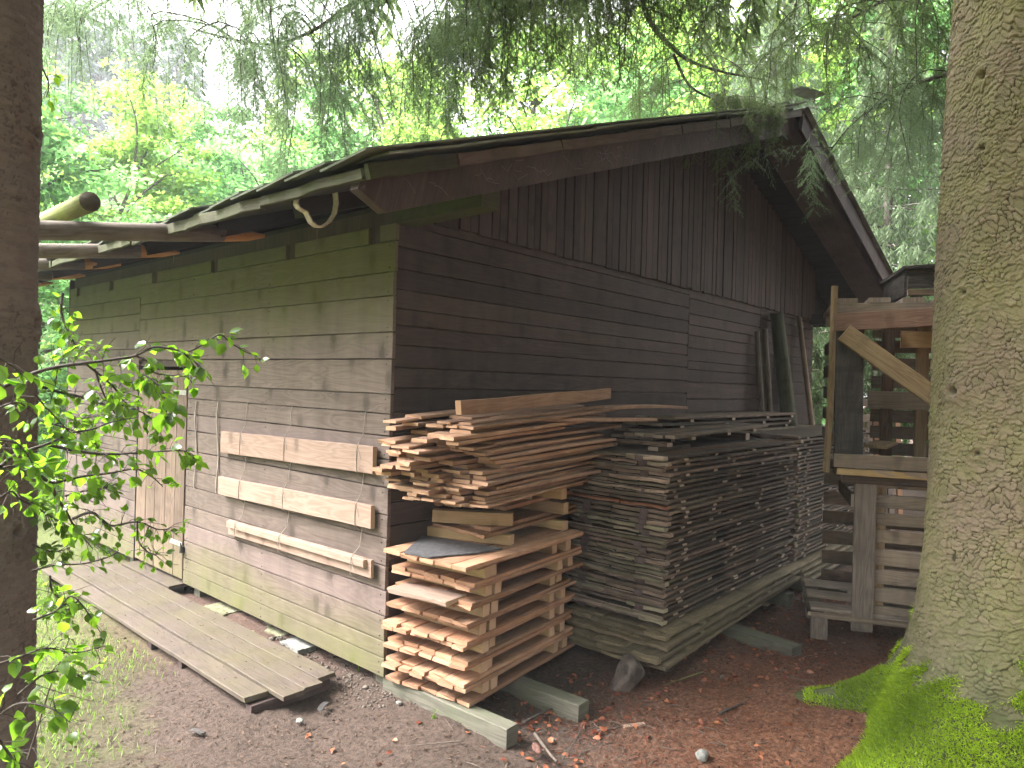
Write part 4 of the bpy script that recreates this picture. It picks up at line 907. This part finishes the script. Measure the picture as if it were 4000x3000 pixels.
# ---- coarse conifer foliage for crowns
def conifer_foliage(R,z0,z1,rad,nwh,nb,droop=.35,cs=.03,per=17,cl=(.10,.24)):
    C=[];D=[];LL=[];wood_=[]
    for k in range(nwh):
        f=k/(nwh-1); z=z0+(z1-z0)*f; rl=rad*(1-f)**.8+.25
        for j in range(nb):
            a=6.283*j/nb+R.uniform(-.3,.3)+k*.7; L=rl*R.uniform(.75,1.15); pts=[]
            for t in np.linspace(0,1,7): pts.append(V3(math.cos(a)*L*t,math.sin(a)*L*t,z+L*(-droop*t+.22*t*t*R.uniform(.6,1.2))))
            wood_.append(pts); P=np.array(pts)
            m=int(per*L/1.0)+6
            for q in range(m):
                t=.15+.85*R.random(); g=t*6; i=min(int(g),5); p=P[i]*(1-(g-i))+P[i+1]*(g-i)
                lat=V3(-math.sin(a),math.cos(a),0)*R.normal(0,.22*L*(1.1-t)+.05); hl=R.uniform(.15,.55)*min(1,L)
                p=p+lat
                n=int(10+hl*26); s=R.random(n); C.append(p-Z_*(s*hl)[:,None]+R.normal(0,.02,(n,3)))
                az=R.random(n)*6.283; D.append(np.stack([np.cos(az)*.6,np.sin(az)*.6,-R.uniform(.5,1.3,n)],-1)); LL.append(R.uniform(*cl,n)*(1-.4*s))
    C=np.concatenate(C);D=unit(np.concatenate(D));L=np.concatenate(LL); V,F=diamonds(C,D,unit(R.normal(size=D.shape)),L,cs*R.uniform(.7,1.3,len(L)),.1)
    return V,F,wood_
def make_conifer(seed,H,z0,rad,nwh,nb,mat='spruce_far',**k):
    R=np.random.default_rng(seed); r_=empty('spruce_tree'); b=MB()
    b.tube([V3(R.normal(0,.02),R.normal(0,.02),H*t) for t in np.linspace(-.03,1,12)],list(np.linspace(.16,.015,12)*H/9),10,lump=.06)
    V,F,w=conifer_foliage(R,z0,H*.98,rad,nwh,nb,**k)
    for p in w: b.tube(p,list(np.linspace(.022,.005,7)),4,cap=False)
    # dead stubs below the crown
    for q in range(22):
        a=R.random()*6.28; z=R.uniform(.8,z0+.5); b.tube([V3(0,0,z),V3(math.cos(a)*.5,math.sin(a)*.5,z-.05),V3(math.cos(a)*R.uniform(.6,1.2),math.sin(a)*.9,z-.2)],[.012,.008,.002],4,cap=False)
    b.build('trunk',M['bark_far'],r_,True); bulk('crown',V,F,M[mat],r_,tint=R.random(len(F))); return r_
def make_deciduous(seed,H,base,rad,ntip,nl,ls,mat):
    R=np.random.default_rng(seed); r_=empty('broadleaf_tree'); b=MB(); top=H*.8
    tk=smooth_path([V3(0,0,-.3),V3(R.normal(0,.1),R.normal(0,.1),H*.25),V3(R.normal(0,.25),R.normal(0,.25),H*.5),V3(R.normal(0,.4),R.normal(0,.4),top)],14)
    b.tube(list(tk),list(np.linspace(.13,.03,14)*H/9),9,lump=.05)
    C=[];D=[];Nn=[];LL=[];TT=[]
    for k in range(ntip//5):
        f=R.random(); z=base+(H-base)*f; i=min(int(z/top*12),12); p=tk[i]; a=R.random()*6.283; rl=rad*(1-abs(f-.38)**1.6*1.2)*R.uniform(.55,1.05)
        e=V3(p[0]+math.cos(a)*rl,p[1]+math.sin(a)*rl,z+R.uniform(.0,.6)); mid=(p+e)/2+V3(R.normal(0,.25),R.normal(0,.25),R.uniform(-.1,.25))
        lp=smooth_path([p,mid,e],9); b.tube(list(lp),list(np.linspace(.04,.008,9)*H/9),5,cap=False)
        for j in range(5):
            g=R.uniform(.35,1.05)*8; i2=min(int(g),8); c=lp[i2]+R.normal(0,.38,3)*V3(1,1,.6)
            if j: b.tube([lp[max(i2-1,0)],(lp[i2]+c)/2+R.normal(0,.06,3),c],[.010,.006,.002],3,cap=False)
            tone=np.clip(R.normal(.5,.25),0,1)
            for s in range(4):
                cc=c+R.normal(0,.26,3)*V3(1,1,.55); m=nl//4; v=R.normal(size=(m,3)); v=unit(v)*R.random((m,1))**.4*V3(.40,.40,.13)
                C.append(cc+v); dd=unit(v*V3(1,1,.4)+R.normal(0,.25,(m,3))+V3(0,0,-.08)); D.append(dd)
                Nn.append(unit(V3(0,0,1)+R.normal(0,.42,(m,3)))); LL.append(R.uniform(.75,1.25,m)*ls); TT.append(np.clip(tone+R.normal(0,.16,m),0,1))
    C=np.concatenate(C);D=np.concatenate(D);Nn=np.concatenate(Nn);L=np.concatenate(LL); V,F=diamonds(C,D,Nn,L,L*.72,.12)
    b.build('trunk',M['bark_far'],r_,True); bulk('crown',V,F,M[mat],r_,tint=np.concatenate(TT)); return r_
DEC=[make_deciduous(51,9.5,1.8,2.3,120,150,.135,'maple'),make_deciduous(52,11,2.6,2.6,130,120,.14,'maple'),make_deciduous(53,8,1.0,2.2,120,150,.13,'maple2'),make_deciduous(54,10,1.5,2.4,120,150,.15,'maple2')]
CON=[make_conifer(61,10,2.2,2.0,22,5,per=10),make_conifer(62,12,2.8,2.1,24,5,per=10)]
seen=set()
def plant(src,x,y,s,rz,lab,grp,cat='tree'):
    if id(src) in seen: src=copy_tree(src)
    else: seen.add(id(src))
    src.location=(x,y,float(gz(x,y))-.05); src.scale=(s,s,s); src.rotation_euler=(0,0,rz); tag(src,lab,cat,grp); return src
def polar(h,d): a=math.radians(h); return CAM[0]+math.cos(a)*d,CAM[1]+math.sin(a)*d
GB='leafy trees behind the shed'
for i,(h,d,s,k) in enumerate(((76,13.5,.80,2),(71,16.5,.78,0),(67,20,.9,3),(62,17,.88,2),(59,22,.85,0),(55,16.5,.82,3),(51,19,.95,1),(47.5,16,.9,0),(43.5,18,1.0,2),(40,16.5,1.0,1),(36.5,19,1.1,0),(33,16.5,1.0,3),(29.5,18.5,1.1,1),(26,15.8,.95,0),(22,17.5,1.05,2),(18,15,1.0,0),(14,16.5,1.05,1),(10,14,.95,3),(6,15.5,1,0),(80,17,.8,0),(57,28,1.0,1),(49,27,1.05,0),(40,26,1.1,3),(30,27,1.15,1),(17,25,1.1,0),(84,12,.7,3),(72.5,10.5,.45,2),(76,26,.6,1),(66,30,.68,0),(71,33,.62,3))):
    x,y=polar(h,d); plant(DEC[k],x,y,s,i*1.37,('pale green leafy tree' if k<2 else 'cool green leafy tree')+' in the bright wood behind the shed',GB+(' of the pale kind' if k<2 else ' of the cool kind'))
for i,(h,d,s,k) in enumerate(((31,15.6,.85,0),(21.5,12.8,.78,1),(13.5,11.4,.75,0))):
    x,y=polar(h,d); plant(CON[k],x,y,s,i*2.1,'grey green drooping spruce standing behind the right end of the shed','spruces behind the right end of the shed')
for i,(x,y,s,k) in enumerate(((-3.2,-8.0,1.2,1),(.8,-7.6,1.25,0),(4.2,-6.6,1.15,1),(7.6,-5.2,1.1,0),(2.4,-10,1.35,1),(-6.2,-7.0,1.2,0),(-1.2,-9.5,1.3,0),(6,-8.5,1.3,1),(-6.9,-3.6,1.25,1),(-5.2,-6.6,1.25,0),(-8.0,-.8,1.2,1))):  # extra spruces out of view, added to block sky light
    plant(CON[k],x,y,s,i*1.9,'unseen spruce added behind the viewer to cast shade','unseen spruces added behind the viewer for shade')
# crowns above the two near trunks, made denser to cut the sky light
R=np.random.default_rng(71); V,F,w=conifer_foliage(R,5.3,12.8,3.5,18,7,per=15,cs=.04,cl=(.12,.28)); b=MB()
for p in w: b.tube(p,list(np.linspace(.03,.006,7)),4,cap=False)
b.build('branches',M['twig'],big); bulk('crown',V,F,M['spruce'],big,tint=R.random(len(F)))
V,F,w=conifer_foliage(R,4.7,9.9,1.9,13,6,per=12,cs=.04,cl=(.12,.28)); b=MB()
for p in w: b.tube(p,list(np.linspace(.025,.006,7)),4,cap=False)
b.build('branches',M['twig'],left); bulk('crown',V,F,M['spruce'],left,tint=R.random(len(F)))
# far conifer wood on the hillside, one mass
R=np.random.default_rng(81); C=[];D=[];LL=[];b=MB()
for k in range(30):
    h=R.uniform(66,76); d=R.uniform(44,62); x,y=polar(h,d); z=float(gz(x,y)); H=R.uniform(8,12)
    b.tube([V3(x,y,z-.3),V3(x,y,z+H*.9)],[.13,.04],5,cap=False)
    n=170; f=R.random(n); a=R.random(n)*6.283; r=(1-f)*1.5*np.sqrt(R.random(n))+.1; zz_=z+H*(.42+.58*f)
    C.append(np.stack([x+np.cos(a)*r,y+np.sin(a)*r,zz_],-1)); D.append(np.stack([np.cos(a),np.sin(a),-.6+0*a],-1)); LL.append(R.uniform(.4,.9,n))
C=np.concatenate(C);D=unit(np.concatenate(D));L=np.concatenate(LL); V,F=diamonds(C,D,unit(R.normal(0,.5,D.shape)+V3(0,0,1)),L,L*.45)
o=bulk('far_wood',V,F,M['farconifer'],tint=R.random(len(F))); tag(o,'haze-tinted dark conifer wood high on the far hillside','wood',None,'stuff')
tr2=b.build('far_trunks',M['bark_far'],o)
# ---- leafy shrub in front of the left trunk
shr=empty('leafy_shrub',(-1.95,.15,0),0,'bright green broad leaved shrub reaching in from the left in front of the dark trunk','shrub'); so=V3(*shr.location)
a5=lambda x,y: (x*.25,608.4+y*.25); a6=lambda x,y:(x*.2,995.5+y*.2)
ST=[([(40,905),(270,800),(480,740),(720,705),(1000,670),(1170,640),(1330,565),(1480,582),(1640,600),(1830,490),(1910,460),(2010,540),(2130,610),(2220,640)],a5,1.75,2.05,26,1.0),
([(740,710),(960,890),(1040,1000),(1100,1060)],a5,1.9,2.1,16,1),([(1170,640),(1290,700),(1340,790),(1600,825),(1660,880)],a5,1.95,2.05,16,1),([(1580,600),(1620,650),(1690,700),(1720,760)],a5,1.98,2.0,14,1.05),
([(0,1600),(150,1490),(420,1400),(610,1310),(800,1275),(960,1215),(1200,1170)],a5,1.65,2.1,24,1),([(420,1410),(700,1470),(950,1490),(1200,1480),(1560,1460),(1640,1500)],a5,1.8,2.0,30,1),
([(300,980),(430,1120),(600,1300)],a5,1.8,1.85,10,1),([(540,100),(530,280),(600,450),(660,560),(740,600),(860,590)],a5,2.5,2.4,34,.9),([(660,560),(520,700),(480,900)],a5,2.4,2.3,10,.9),
([(820,760),(900,980),(1000,1150),(1060,1250)],a5,2.0,2.15,22,1),([(1240,800),(1380,900),(1430,1040),(1440,1150)],a5,1.9,1.85,18,1.25),([(330,900),(500,950),(700,1000),(900,1060),(1100,1080),(1300,1180),(1400,1340)],a5,2.3,2.4,60,.8),
([(330,1060),(500,1120),(700,1180),(860,1160)],a5,2.4,2.5,46,.8),([(350,1200),(550,1260),(760,1340),(820,1400)],a5,2.4,2.5,40,.8),([(900,830),(1100,870),(1300,860),(1450,960)],a5,2.2,2.3,30,.85),
([(440,170),(550,235),(700,210),(900,165),(1200,130),(1470,90),(1650,180),(1760,280)],a6,1.8,2.0,20,1),([(550,235),(600,370),(720,560),(800,700),(930,860),(1000,950)],a6,1.85,2.05,26,.95),([(340,1190),(600,1125),(900,1110),(1180,1035),(1280,970)],a6,1.9,2.1,14,.9),
([(780,630),(1000,560),(1180,700),(1480,660),(1700,740),(1830,730)],a6,2.1,2.2,34,.75),([(700,380),(900,330),(1100,300),(1220,270)],a6,2.1,2.2,24,.85),([(1480,660),(1500,880),(1620,1000),(1700,1010)],a6,2.1,2.1,18,.7),([(540,1240),(560,1400),(700,1530),(820,1620)],a6,1.9,1.9,16,.85),
([(350,450),(480,560),(620,640),(760,720)],a6,2.2,2.3,30,.8),([(350,900),(480,960),(620,980),(760,930)],a6,2.1,2.2,22,.8),([(0,400),(120,330),(220,420),(340,480)],a6,1.65,1.7,12,1.0),([(20,80),(150,60),(300,130),(430,150)],a6,1.7,1.75,12,1.05),
([(850,1500),(740,1600),(600,1640)],a6,1.9,1.9,12,.8)]
ST+=[([(x,y) for x,y in p],(lambda x,y:(x,y)),d0,d1,n,s) for p,d0,d1,n,s in(([(-20,1440),(40,1420),(100,1400),(160,1410),(230,1395)],1.6,1.75,18,1.1),([(40,1500),(90,1460),(140,1450),(190,1470)],1.65,1.7,16,1.15),([(-20,1560),(40,1520),(110,1530),(150,1560)],1.6,1.6,16,1.1),([(0,1600),(20,1630),(50,1660)],1.55,1.6,10,1.15),([(70,1340),(120,1320),(160,1290),(220,1370)],1.8,1.9,12,.9),([(-10,770),(25,790),(60,820)],1.6,1.65,6,1.25),([(0,880),(40,870),(80,900)],1.65,1.7,9,1.0),([(0,950),(40,960),(70,1000)],1.65,1.7,9,1.0),([(88,140),(105,180),(100,210)],2.3,2.35,8,1.0),([(60,1640),(85,1560),(110,1480),(150,1380)],1.9,1.9,10,.6))]
b=MB(); C=[];D=[];Nv=[];L=[];R=np.random.default_rng(91)
for pts,fn,d0,d1,nlv,sc in ST:
    n=len(pts); P=smooth_path([at(*fn(*p),d0+(d1-d0)*i/(n-1)) for i,p in enumerate(pts)],max(8,n*4))
    b.tube(list(P-so),list(np.linspace(.0052 if n>5 else .0032,.0012,len(P))),5,cap=False,lump=.08)
    nlv=int(nlv*(1.25 if sc<.95 else 1.1))
    for k in range(nlv):
        u=.06+.94*(k+R.random())/nlv; f=u*(len(P)-1); i=min(int(f),len(P)-2); c=P[i]*(1-(f-i))+P[i+1]*(f-i); tn=nrm(P[i+1]-P[i]); az=R.normal(size=3)
        d=nrm(tn*.5+az*.6+V3(0,0,-.35)); tw=R.uniform(.008,.05); e=c+d*tw+V3(0,0,.006)
        b.tube([c-so,(c+e)/2-so+V3(0,0,.004),e-so],[.0012,.0010,.0008],3,cap=False)
        for q in range(R.choice((1,1,2,2,3))):
            C.append(e); D.append(nrm(d+R.normal(0,.6,3)+V3(0,0,-.25))); Nv.append(nrm(V3(0,0,1)+R.normal(0,.45,3))); L.append(R.uniform(.023,.043)*sc)
    # bare side twigs
    for k in range(3):
        i=R.integers(1,len(P)-1); e=P[i]+R.normal(0,.045,3); b.tube([P[i]-so,(P[i]+e)/2-so+R.normal(0,.006,3),e-so],[.0012,.001,.0006],3,cap=False)
b.tube([V3(-.28,-.3,-.0),V3(-.22,-.2,.5),V3(-.1,-.25,.9)],[.012,.009,.006],6); b.build('branches',M['twig'],shr,True)
L=np.array(L); V,F=leaf_tris(np.array(C)-so,np.array(D),np.array(Nv),L,L*.78); bulk('leaves',V,F,M['leaf'],shr,tint=np.repeat(R.random(len(L)),8),smooth=True)
# ---- small sapling on the corner and seedlings
def sapling(name,base,h,nl,ls,lab,lean_=(0,0)):
    R=np.random.default_rng(int(h*1000)); b=MB(); P=[V3(lean_[0]*t*h+R.normal(0,.004),lean_[1]*t*h+R.normal(0,.004),h*t) for t in np.linspace(0,1,10)]; b.tube(P,list(np.linspace(.003,.0008,10)),4,cap=False)
    r_=empty(name,base,0,lab,'plant'); b.build('stem',M['leaf'],r_)
    i=R.integers(1,10,nl); c=np.array(P)[i]; d=unit(R.normal(size=(nl,3))+V3(0,0,.1)); L=R.uniform(.6,1.3,nl)*ls; V,F=leaf_tris(c+d*.006,d,unit(V3(0,0,1)+R.normal(0,.4,(nl,3))),L,L*.6); bulk('leaves',V,F,M['leaf'],r_,tint=np.repeat(R.random(nl),8),smooth=True)
q=onplane(783,1447,2,.0); sapling('sapling',(q[0]-.03,q[1],0),.36,46,.018,'thin leafy sapling growing up the shed wall near the corner',(.08,.02))
q=onplane(938,1558,2,0); sapling('seedling',(q[0],q[1],0),.06,12,.014,'tiny bright seedling in the bare soil left of the front timber')
q=onplane(262,1560,2,0); sapling('seedling',(q[0],q[1],0),.05,10,.012,'tiny seedling in the litter below the walkway')
# ---- ground litter
def scatter(n,fx,R): 
    x,y=fx(n); return np.stack([x,y,gz(x,y)],-1)
def strips(P,L,W,R,lift=.003,tilt=.15):
    n=len(P); a=R.random(n)*6.283; d=np.stack([np.cos(a),np.sin(a),R.normal(0,tilt,n)],-1); nn=unit(V3(0,0,1)+R.normal(0,.35,(n,3))); P=P+V3(0,0,1)*(lift+np.abs(R.normal(0,.004,n)))[:,None]
    return diamonds(P,unit(d),nn,L,W,.1)
R=np.random.default_rng(101)
def reg(x0,x1,y0,y1,R): return lambda n:(R.uniform(x0,x1,n),R.uniform(y0,y1,n))
P=scatter(52000,reg(.1,3.6,-2.7,-.75,R),R); k=(R.random(len(P))<np.clip((P[:,0]*.5-P[:,1]*.9-.75)*1.6,.04,1)); P=P[k]
V,F=strips(P,R.uniform(.016,.034,len(P)),R.uniform(.0026,.0042,len(P)),R); o=bulk('needle_litter',V,F,M['needle_litter'],tint=R.random(len(F))); tag(o,'rusty spruce needle litter covering the ground on the right','needle litter',None,'stuff')
P=scatter(22000,reg(-1.6,3.4,-2.2,3.5,R),R); k=~((P[:,0]>0)&(P[:,1]>-.05)); k&=~((P[:,0]>-.62)&(P[:,0]<-.12)&(P[:,1]>.14)); P=P[k]; n=len(P)
V,F=strips(P,R.uniform(.008,.030,n)*np.where(R.random(n)<.15,1.6,1),R.uniform(.004,.012,n),R); o=bulk('bark_litter',V,F,M['chip'],tint=R.random(n)); tag(o,'dark bits of bark and wood chips over the soil around the shed corner','bark litter',None,'stuff')
b=MB(); 
for k in range(420):
    x=R.uniform(-1.4,3.2);y=R.uniform(-2.4,-.6) if R.random()<.8 else R.uniform(-.6,.6)
    if x>0 and y>-.1: continue
    a=R.random()*6.283; l=R.uniform(.03,.13); m_=V3(R.normal(0,.012),R.normal(0,.012),.006); p=V3(x,y,float(gz(x,y))+.003); d=V3(math.cos(a),math.sin(a),R.uniform(0,.12))*l
    b.tube([p,p+d*.5+m_,p+d],[.0022,.002,.001],4,cap=False)
o=b.build('twig_litter',M['deadtwig']); tag(o,'thin dead twigs strewn over the needles and soil','twig litter',None,'stuff')
# needles and dirt on the dark panels and walkway
P=np.stack([R.uniform(1.4,3.3,2600),R.uniform(-.86,-.75,2600)**1,np.full(2600,zt+.004)],-1); P2=np.stack([R.uniform(1.75,3.3,900),R.uniform(-.72,-.42,900),np.full(900,zt+.097)],-1); P3=np.stack([R.uniform(3.5,5.4,1500),R.uniform(-.86,-.3,1500),np.full(1500,1.24)],-1); P=np.concatenate([P,P2,P3]); n=len(P)
V,F=strips(P,R.uniform(.010,.022,n),R.uniform(.0016,.0026,n),R,.002); o=bulk('needle_litter',V,F,M['needle_litter'],tint=R.random(n)); tag(o,'brown needles strewn over the top of the dark stacks','needle litter',None,'stuff')
P=np.stack([R.uniform(-.6,-.14,420),R.uniform(.2,3,420),np.full(420,.079)],-1); n=420; V,F=strips(P,R.uniform(.006,.02,n),R.uniform(.003,.009,n),R,.001,.05); o=bulk('walkway_dirt',V,F,M['chip'],tint=R.random(n)*.5); tag(o,'crumbs of soil scattered on the walkway boards','dirt',None,'stuff')
# dead beech leaves lying where the photo has them
spots=[((.30,-.72),.16,60),((.75,-.72),.16,34),((1.1,-1.12),.14,20),((1.9,-1.25),.25,70),((2.3,-1.0),.3,70),((2.05,-1.45),.2,36),((.2,-.95),.14,26),((1.0,-1.5),.5,36),((2.9,-1.1),.3,40),((.62,-1.02),.12,22),((3.4,-1.2),.3,40),((1.55,-1.2),.14,20),((.30,-.45),.1,14),((-.7,-.6),.5,26),((-.3,-1.3),.5,22),((1.6,-1.7),.5,18)]
P=np.concatenate([np.stack([R.normal(c[0],s,n),R.normal(c[1],s*.6,n),np.zeros(n)],-1) for c,s,n in spots]); P[:,2]=gz(P[:,0],P[:,1])+.004+np.abs(R.normal(0,.008,len(P))); n=len(P)
a=R.random(n)*6.283; L=R.uniform(.022,.048,n); V,F=leaf_tris(P,np.stack([np.cos(a),np.sin(a),R.normal(0,.3,n)],-1),unit(V3(0,0,1)+R.normal(0,.5,(n,3))),L,L*.62,.3); o=bulk('fallen_leaves',V,F,M['beech'],tint=np.repeat(R.random(n)**1.3,8),smooth=False); tag(o,'red brown dead leaves drifted around the timbers and below the stacks','fallen leaves',None,'stuff')
# grass beyond the walkway
n=120000; x=R.uniform(-4.5,-.62,n); y=R.uniform(.3,9,n); nz=np.sin(x*3.1+y*1.7)*np.sin(y*2.3-x)+.5*np.sin(x*7+y*5); pr=np.clip((-.9*x+.42*y-.85)*.8+nz*.35,0,1); k=R.random(n)<pr; x,y=x[k],y[k]; n=len(x)
P=np.stack([x,y,gz(x,y)],-1); d=unit(np.stack([R.normal(0,.4,n),R.normal(0,.4,n),np.ones(n)],-1)); V,F=diamonds(P,d,unit(R.normal(size=(n,3))),R.uniform(.02,.055,n)*(1+np.clip(y-4,0,3)*.5),R.uniform(.003,.006,n)*(1+np.clip(y-3,0,4)*.4),0); o=bulk('grass',V,F,M['grass'],tint=R.random(n)); tag(o,'short bright grass beyond the walkway','grass',None,'stuff')
n=26000; x=R.uniform(-9,6,n); y=R.uniform(5.6,16,n); P=np.stack([x,y,gz(x,y)],-1); d=unit(np.stack([R.normal(0,.4,n),R.normal(0,.4,n),np.ones(n)],-1)); V,F=diamonds(P,d,unit(R.normal(size=(n,3))),R.uniform(.12,.3,n),R.uniform(.02,.05,n),0); o=bulk('grass',V,F,M['grass'],tint=R.random(n)); tag(o,'taller meadow grass past the far end of the shed','grass',None,'stuff')
# gravel at the wall foot
R=np.random.default_rng(111); n=420; x=R.normal(-.06,.07,n); y=R.uniform(-.12,1.0,n); s=R.uniform(.003,.011,n)*np.where(R.random(n)<.08,1.7,1); ico=np.array([(1,0,0),(-1,0,0),(0,1,0),(0,-1,0),(0,0,.7),(0,0,-.7)],float); fi=np.array([(0,2,4),(2,1,4),(1,3,4),(3,0,4),(2,0,5),(1,2,5),(3,1,5),(0,3,5)])
V=(ico[None]*(1+R.normal(0,.25,(n,6,3)))*s[:,None,None]+np.stack([x,y,gz(x,y)+s*.4],-1)[:,None]).reshape(-1,3); F=(np.arange(n)[:,None,None]*6+fi).reshape(-1,3); o=bulk('gravel',V,F,M['gravel']); tag(o,'pale gravel along the foot of the shed corner','gravel',None,'stuff')
# sticks, cones, lone stones
def stick(pix,r,lab,mat='deadtwig',z=.012,cat='stick'):
    P=[onplane(x,y,2,z) for x,y in pix]; c=P[0].copy(); b=MB(); b.tube(list(smooth_path(P,10)-c),list(np.linspace(r,r*.6,10)),6,lump=.12); o=b.build('stick',M[mat],None,True); o.location=c; tag(o,lab,cat)
stick([(1155,1585),(1172,1607),(1185,1625),(1203,1645)],.009,'grey forked stick lying just right of the front timber end')
stick([(1130,1562),(1165,1543),(1195,1530)],.008,'dark stick lying between the two timbers','twig')
stick([(1290,1578),(1330,1572),(1345,1567)],.004,'thin stick lying in the litter below the burnt stone')
stick([(1555,1540),(1600,1522),(1640,1505)],.008,'dark grey stick lying in the needles at right','twig')
stick([(1260,1565),(1235,1610),(1215,1640)],.003,'thin curved twig on the needles in front of the timbers')
stick([(1385,1500),(1440,1478),(1520,1450)],.0045,'pale green twig lying under the mossy panel corner','polegreen')
stick([(1000,1600),(950,1605),(880,1612)],.0035,'thin twig lying on the bare soil in front')
stick([(1860,1430),(1900,1440),(1950,1425)],.005,'grey twig lying under the rack')
b=MB(); b.plank((0,0,.01),nrm(V3(1,-.2,.05)),nrm(V3(.2,1,0)),Z_,.11,.03,.014,rag=.008); o=b.build('wood_splinter',M['pale']); q=onplane(1345,1575,2,.0); o.location=q; o.rotation_euler=(0,0,-.5); tag(o,'pale split piece of wood lying below the burnt stone','splinter')
for p,rz,lab in(((1160,1620),1.0,'reddish spruce cone lying beside the forked stick'),((868,1490),.4,'grey brown cone lying on the gravel at the shed corner')):
    q=onplane(*p,2,.012); r_=empty('spruce_cone',q,rz,lab,'cone'); b=MB(); b.tube([V3(-.04+.08*t,0,.006) for t in np.linspace(0,1,7)],[.004,.012,.0145,.015,.013,.009,.003],9,lump=.1); b.build('core',M['cone'],r_,True)
    R2=np.random.default_rng(5); n=90; t=R2.random(n); a=R2.random(n)*6.28; rr=.014*np.sin(np.clip(t*.9+.08,0,1)*math.pi)**.6; P=np.stack([-.038+.07*t,np.cos(a)*rr,.006+np.sin(a)*rr],-1); V,F=diamonds(P,unit(np.stack([1.0+0*a,np.cos(a)*.5,np.sin(a)*.5],-1)),unit(np.stack([-.4+0*a,np.cos(a),np.sin(a)],-1)),np.full(n,.012),np.full(n,.011),.1); bulk('scales',V,F,M['cone'],r_)
for i,(p,s,lab) in enumerate((((1515,1640),(.035,.04,.03),'pale lichened stone at the bottom of the needle litter'),((1365,1430),(.02,.025,.015),'small stone under the dark panels'),((648,1560),(.018,.02,.012),'small grey stone on the soil in front of the walkway end'),((1562,1465),(.02,.02,.014),'small pale stone on the ground beside the squared timber'),((862,1520),(.015,.018,.01),'yellowish pebble beside the front timber'))):
    q=onplane(*p,2,0); lump_stone('stone',(q[0],q[1],s[2]*.5),s,M['slab'] if i!=1 else M['stone'],lab,'stone',seed=20+i,sub=2)
for p,rz,L,lab in(((690,1535),.6,.09,'grey flake of bark on the litter below the walkway'),((440,1585),1.9,.08,'dark curled flake of bark in the lower left litter')):
    q=onplane(*p,2,.01); b=MB(); b.plank((0,0,0),X_,Y_,Z_,L,.03,.006,n=3,bend=.006,rag=.008); o=b.build('bark_flake',M['char']); o.location=q; o.rotation_euler=(.1,0,rz); tag(o,lab,'bark')
# ------------------------------------------------------------------ sky, sun, camera
EL,AZ=math.radians(50),math.radians(135)      # sun: high, from the left beyond the clearing (angle from +X)
W=bpy.data.worlds.new('World'); SC.world=W; W.use_nodes=True; nt=W.node_tree; bg=nt.nodes['Background']
sky=nt.nodes.new('ShaderNodeTexSky'); sky.sky_type='NISHITA'; sky.sun_disc=False; sky.sun_elevation=EL; sky.sun_rotation=math.pi/2-AZ; sky.dust_density=4; sky.air_density=1.2; sky.ozone_density=1
hs=nt.nodes.new('ShaderNodeHueSaturation'); hs.inputs['Saturation'].default_value=.08      # overcast: nearly white
nt.links.new(sky.outputs[0],hs.inputs['Color']); nt.links.new(hs.outputs[0],bg.inputs['Color']); bg.inputs['Strength'].default_value=.15
ld=bpy.data.lights.new('Sun','SUN'); ld.energy=1.4; ld.angle=math.radians(25); ld.color=(1,.965,.91); so_=bpy.data.objects.new('Sun',ld); COL.objects.link(so_)
dv=Vector((math.cos(AZ)*math.cos(EL),math.sin(AZ)*math.cos(EL),math.sin(EL))); so_.rotation_euler=dv.to_track_quat('Z','Y').to_euler()
cd=bpy.data.cameras.new('Camera'); cam=bpy.data.objects.new('Camera',cd); COL.objects.link(cam); SC.camera=cam
cd.sensor_width=36; cd.lens=FPX/4000*36; cd.clip_start=.05; cd.clip_end=600
rt,dn,fw=CR@V3(1,0,0),CR@V3(0,1,0),CR@V3(0,0,1)
cam.matrix_world=Matrix(((rt[0],-dn[0],-fw[0],CAM[0]),(rt[1],-dn[1],-fw[1],CAM[1]),(rt[2],-dn[2],-fw[2],CAM[2]),(0,0,0,1)))
hb=MB(); hb.prism([(-14,-15,-1.5),(66,-15,-1.5),(66,70,-1.5),(-14,70,-1.5)],(0,0,44)); hm=bpy.data.materials.new('pale_haze'); hm.use_nodes=True; ht=hm.node_tree; ht.nodes.clear(); ho=ht.nodes.new('ShaderNodeOutputMaterial'); hp=ht.nodes.new('ShaderNodeVolumePrincipled'); hp.inputs['Color'].default_value=(.95,.98,1,1); hp.inputs['Density'].default_value=HAZE; ht.links.new(hp.outputs[0],ho.inputs['Volume'])  # haze volume, thickened to stand in for lens glare and lift shadows
ho_=hb.build('haze',hm); tag(ho_,'thin pale haze among the trees, also standing in for lens glare','haze',None,'stuff')
# ------------------------------------------------------------------ scale the layout to metres
for o in list(SC.objects):
    if o.parent is None:
        o.location=o.location*UNIT
        if o.type in('MESH','EMPTY'): o.scale=o.scale*UNIT
vs=SC.view_settings; vs.view_transform='Standard'; vs.look='None'; vs.gamma=1; vs.use_curve_mapping=False; vs.exposure=3.36
cy=SC.cycles; cy.use_denoising=True; cy.max_bounces=7; cy.diffuse_bounces=4; cy.glossy_bounces=2; cy.transmission_bounces=4; cy.caustics_reflective=False; cy.caustics_refractive=False; cy.sample_clamp_indirect=8
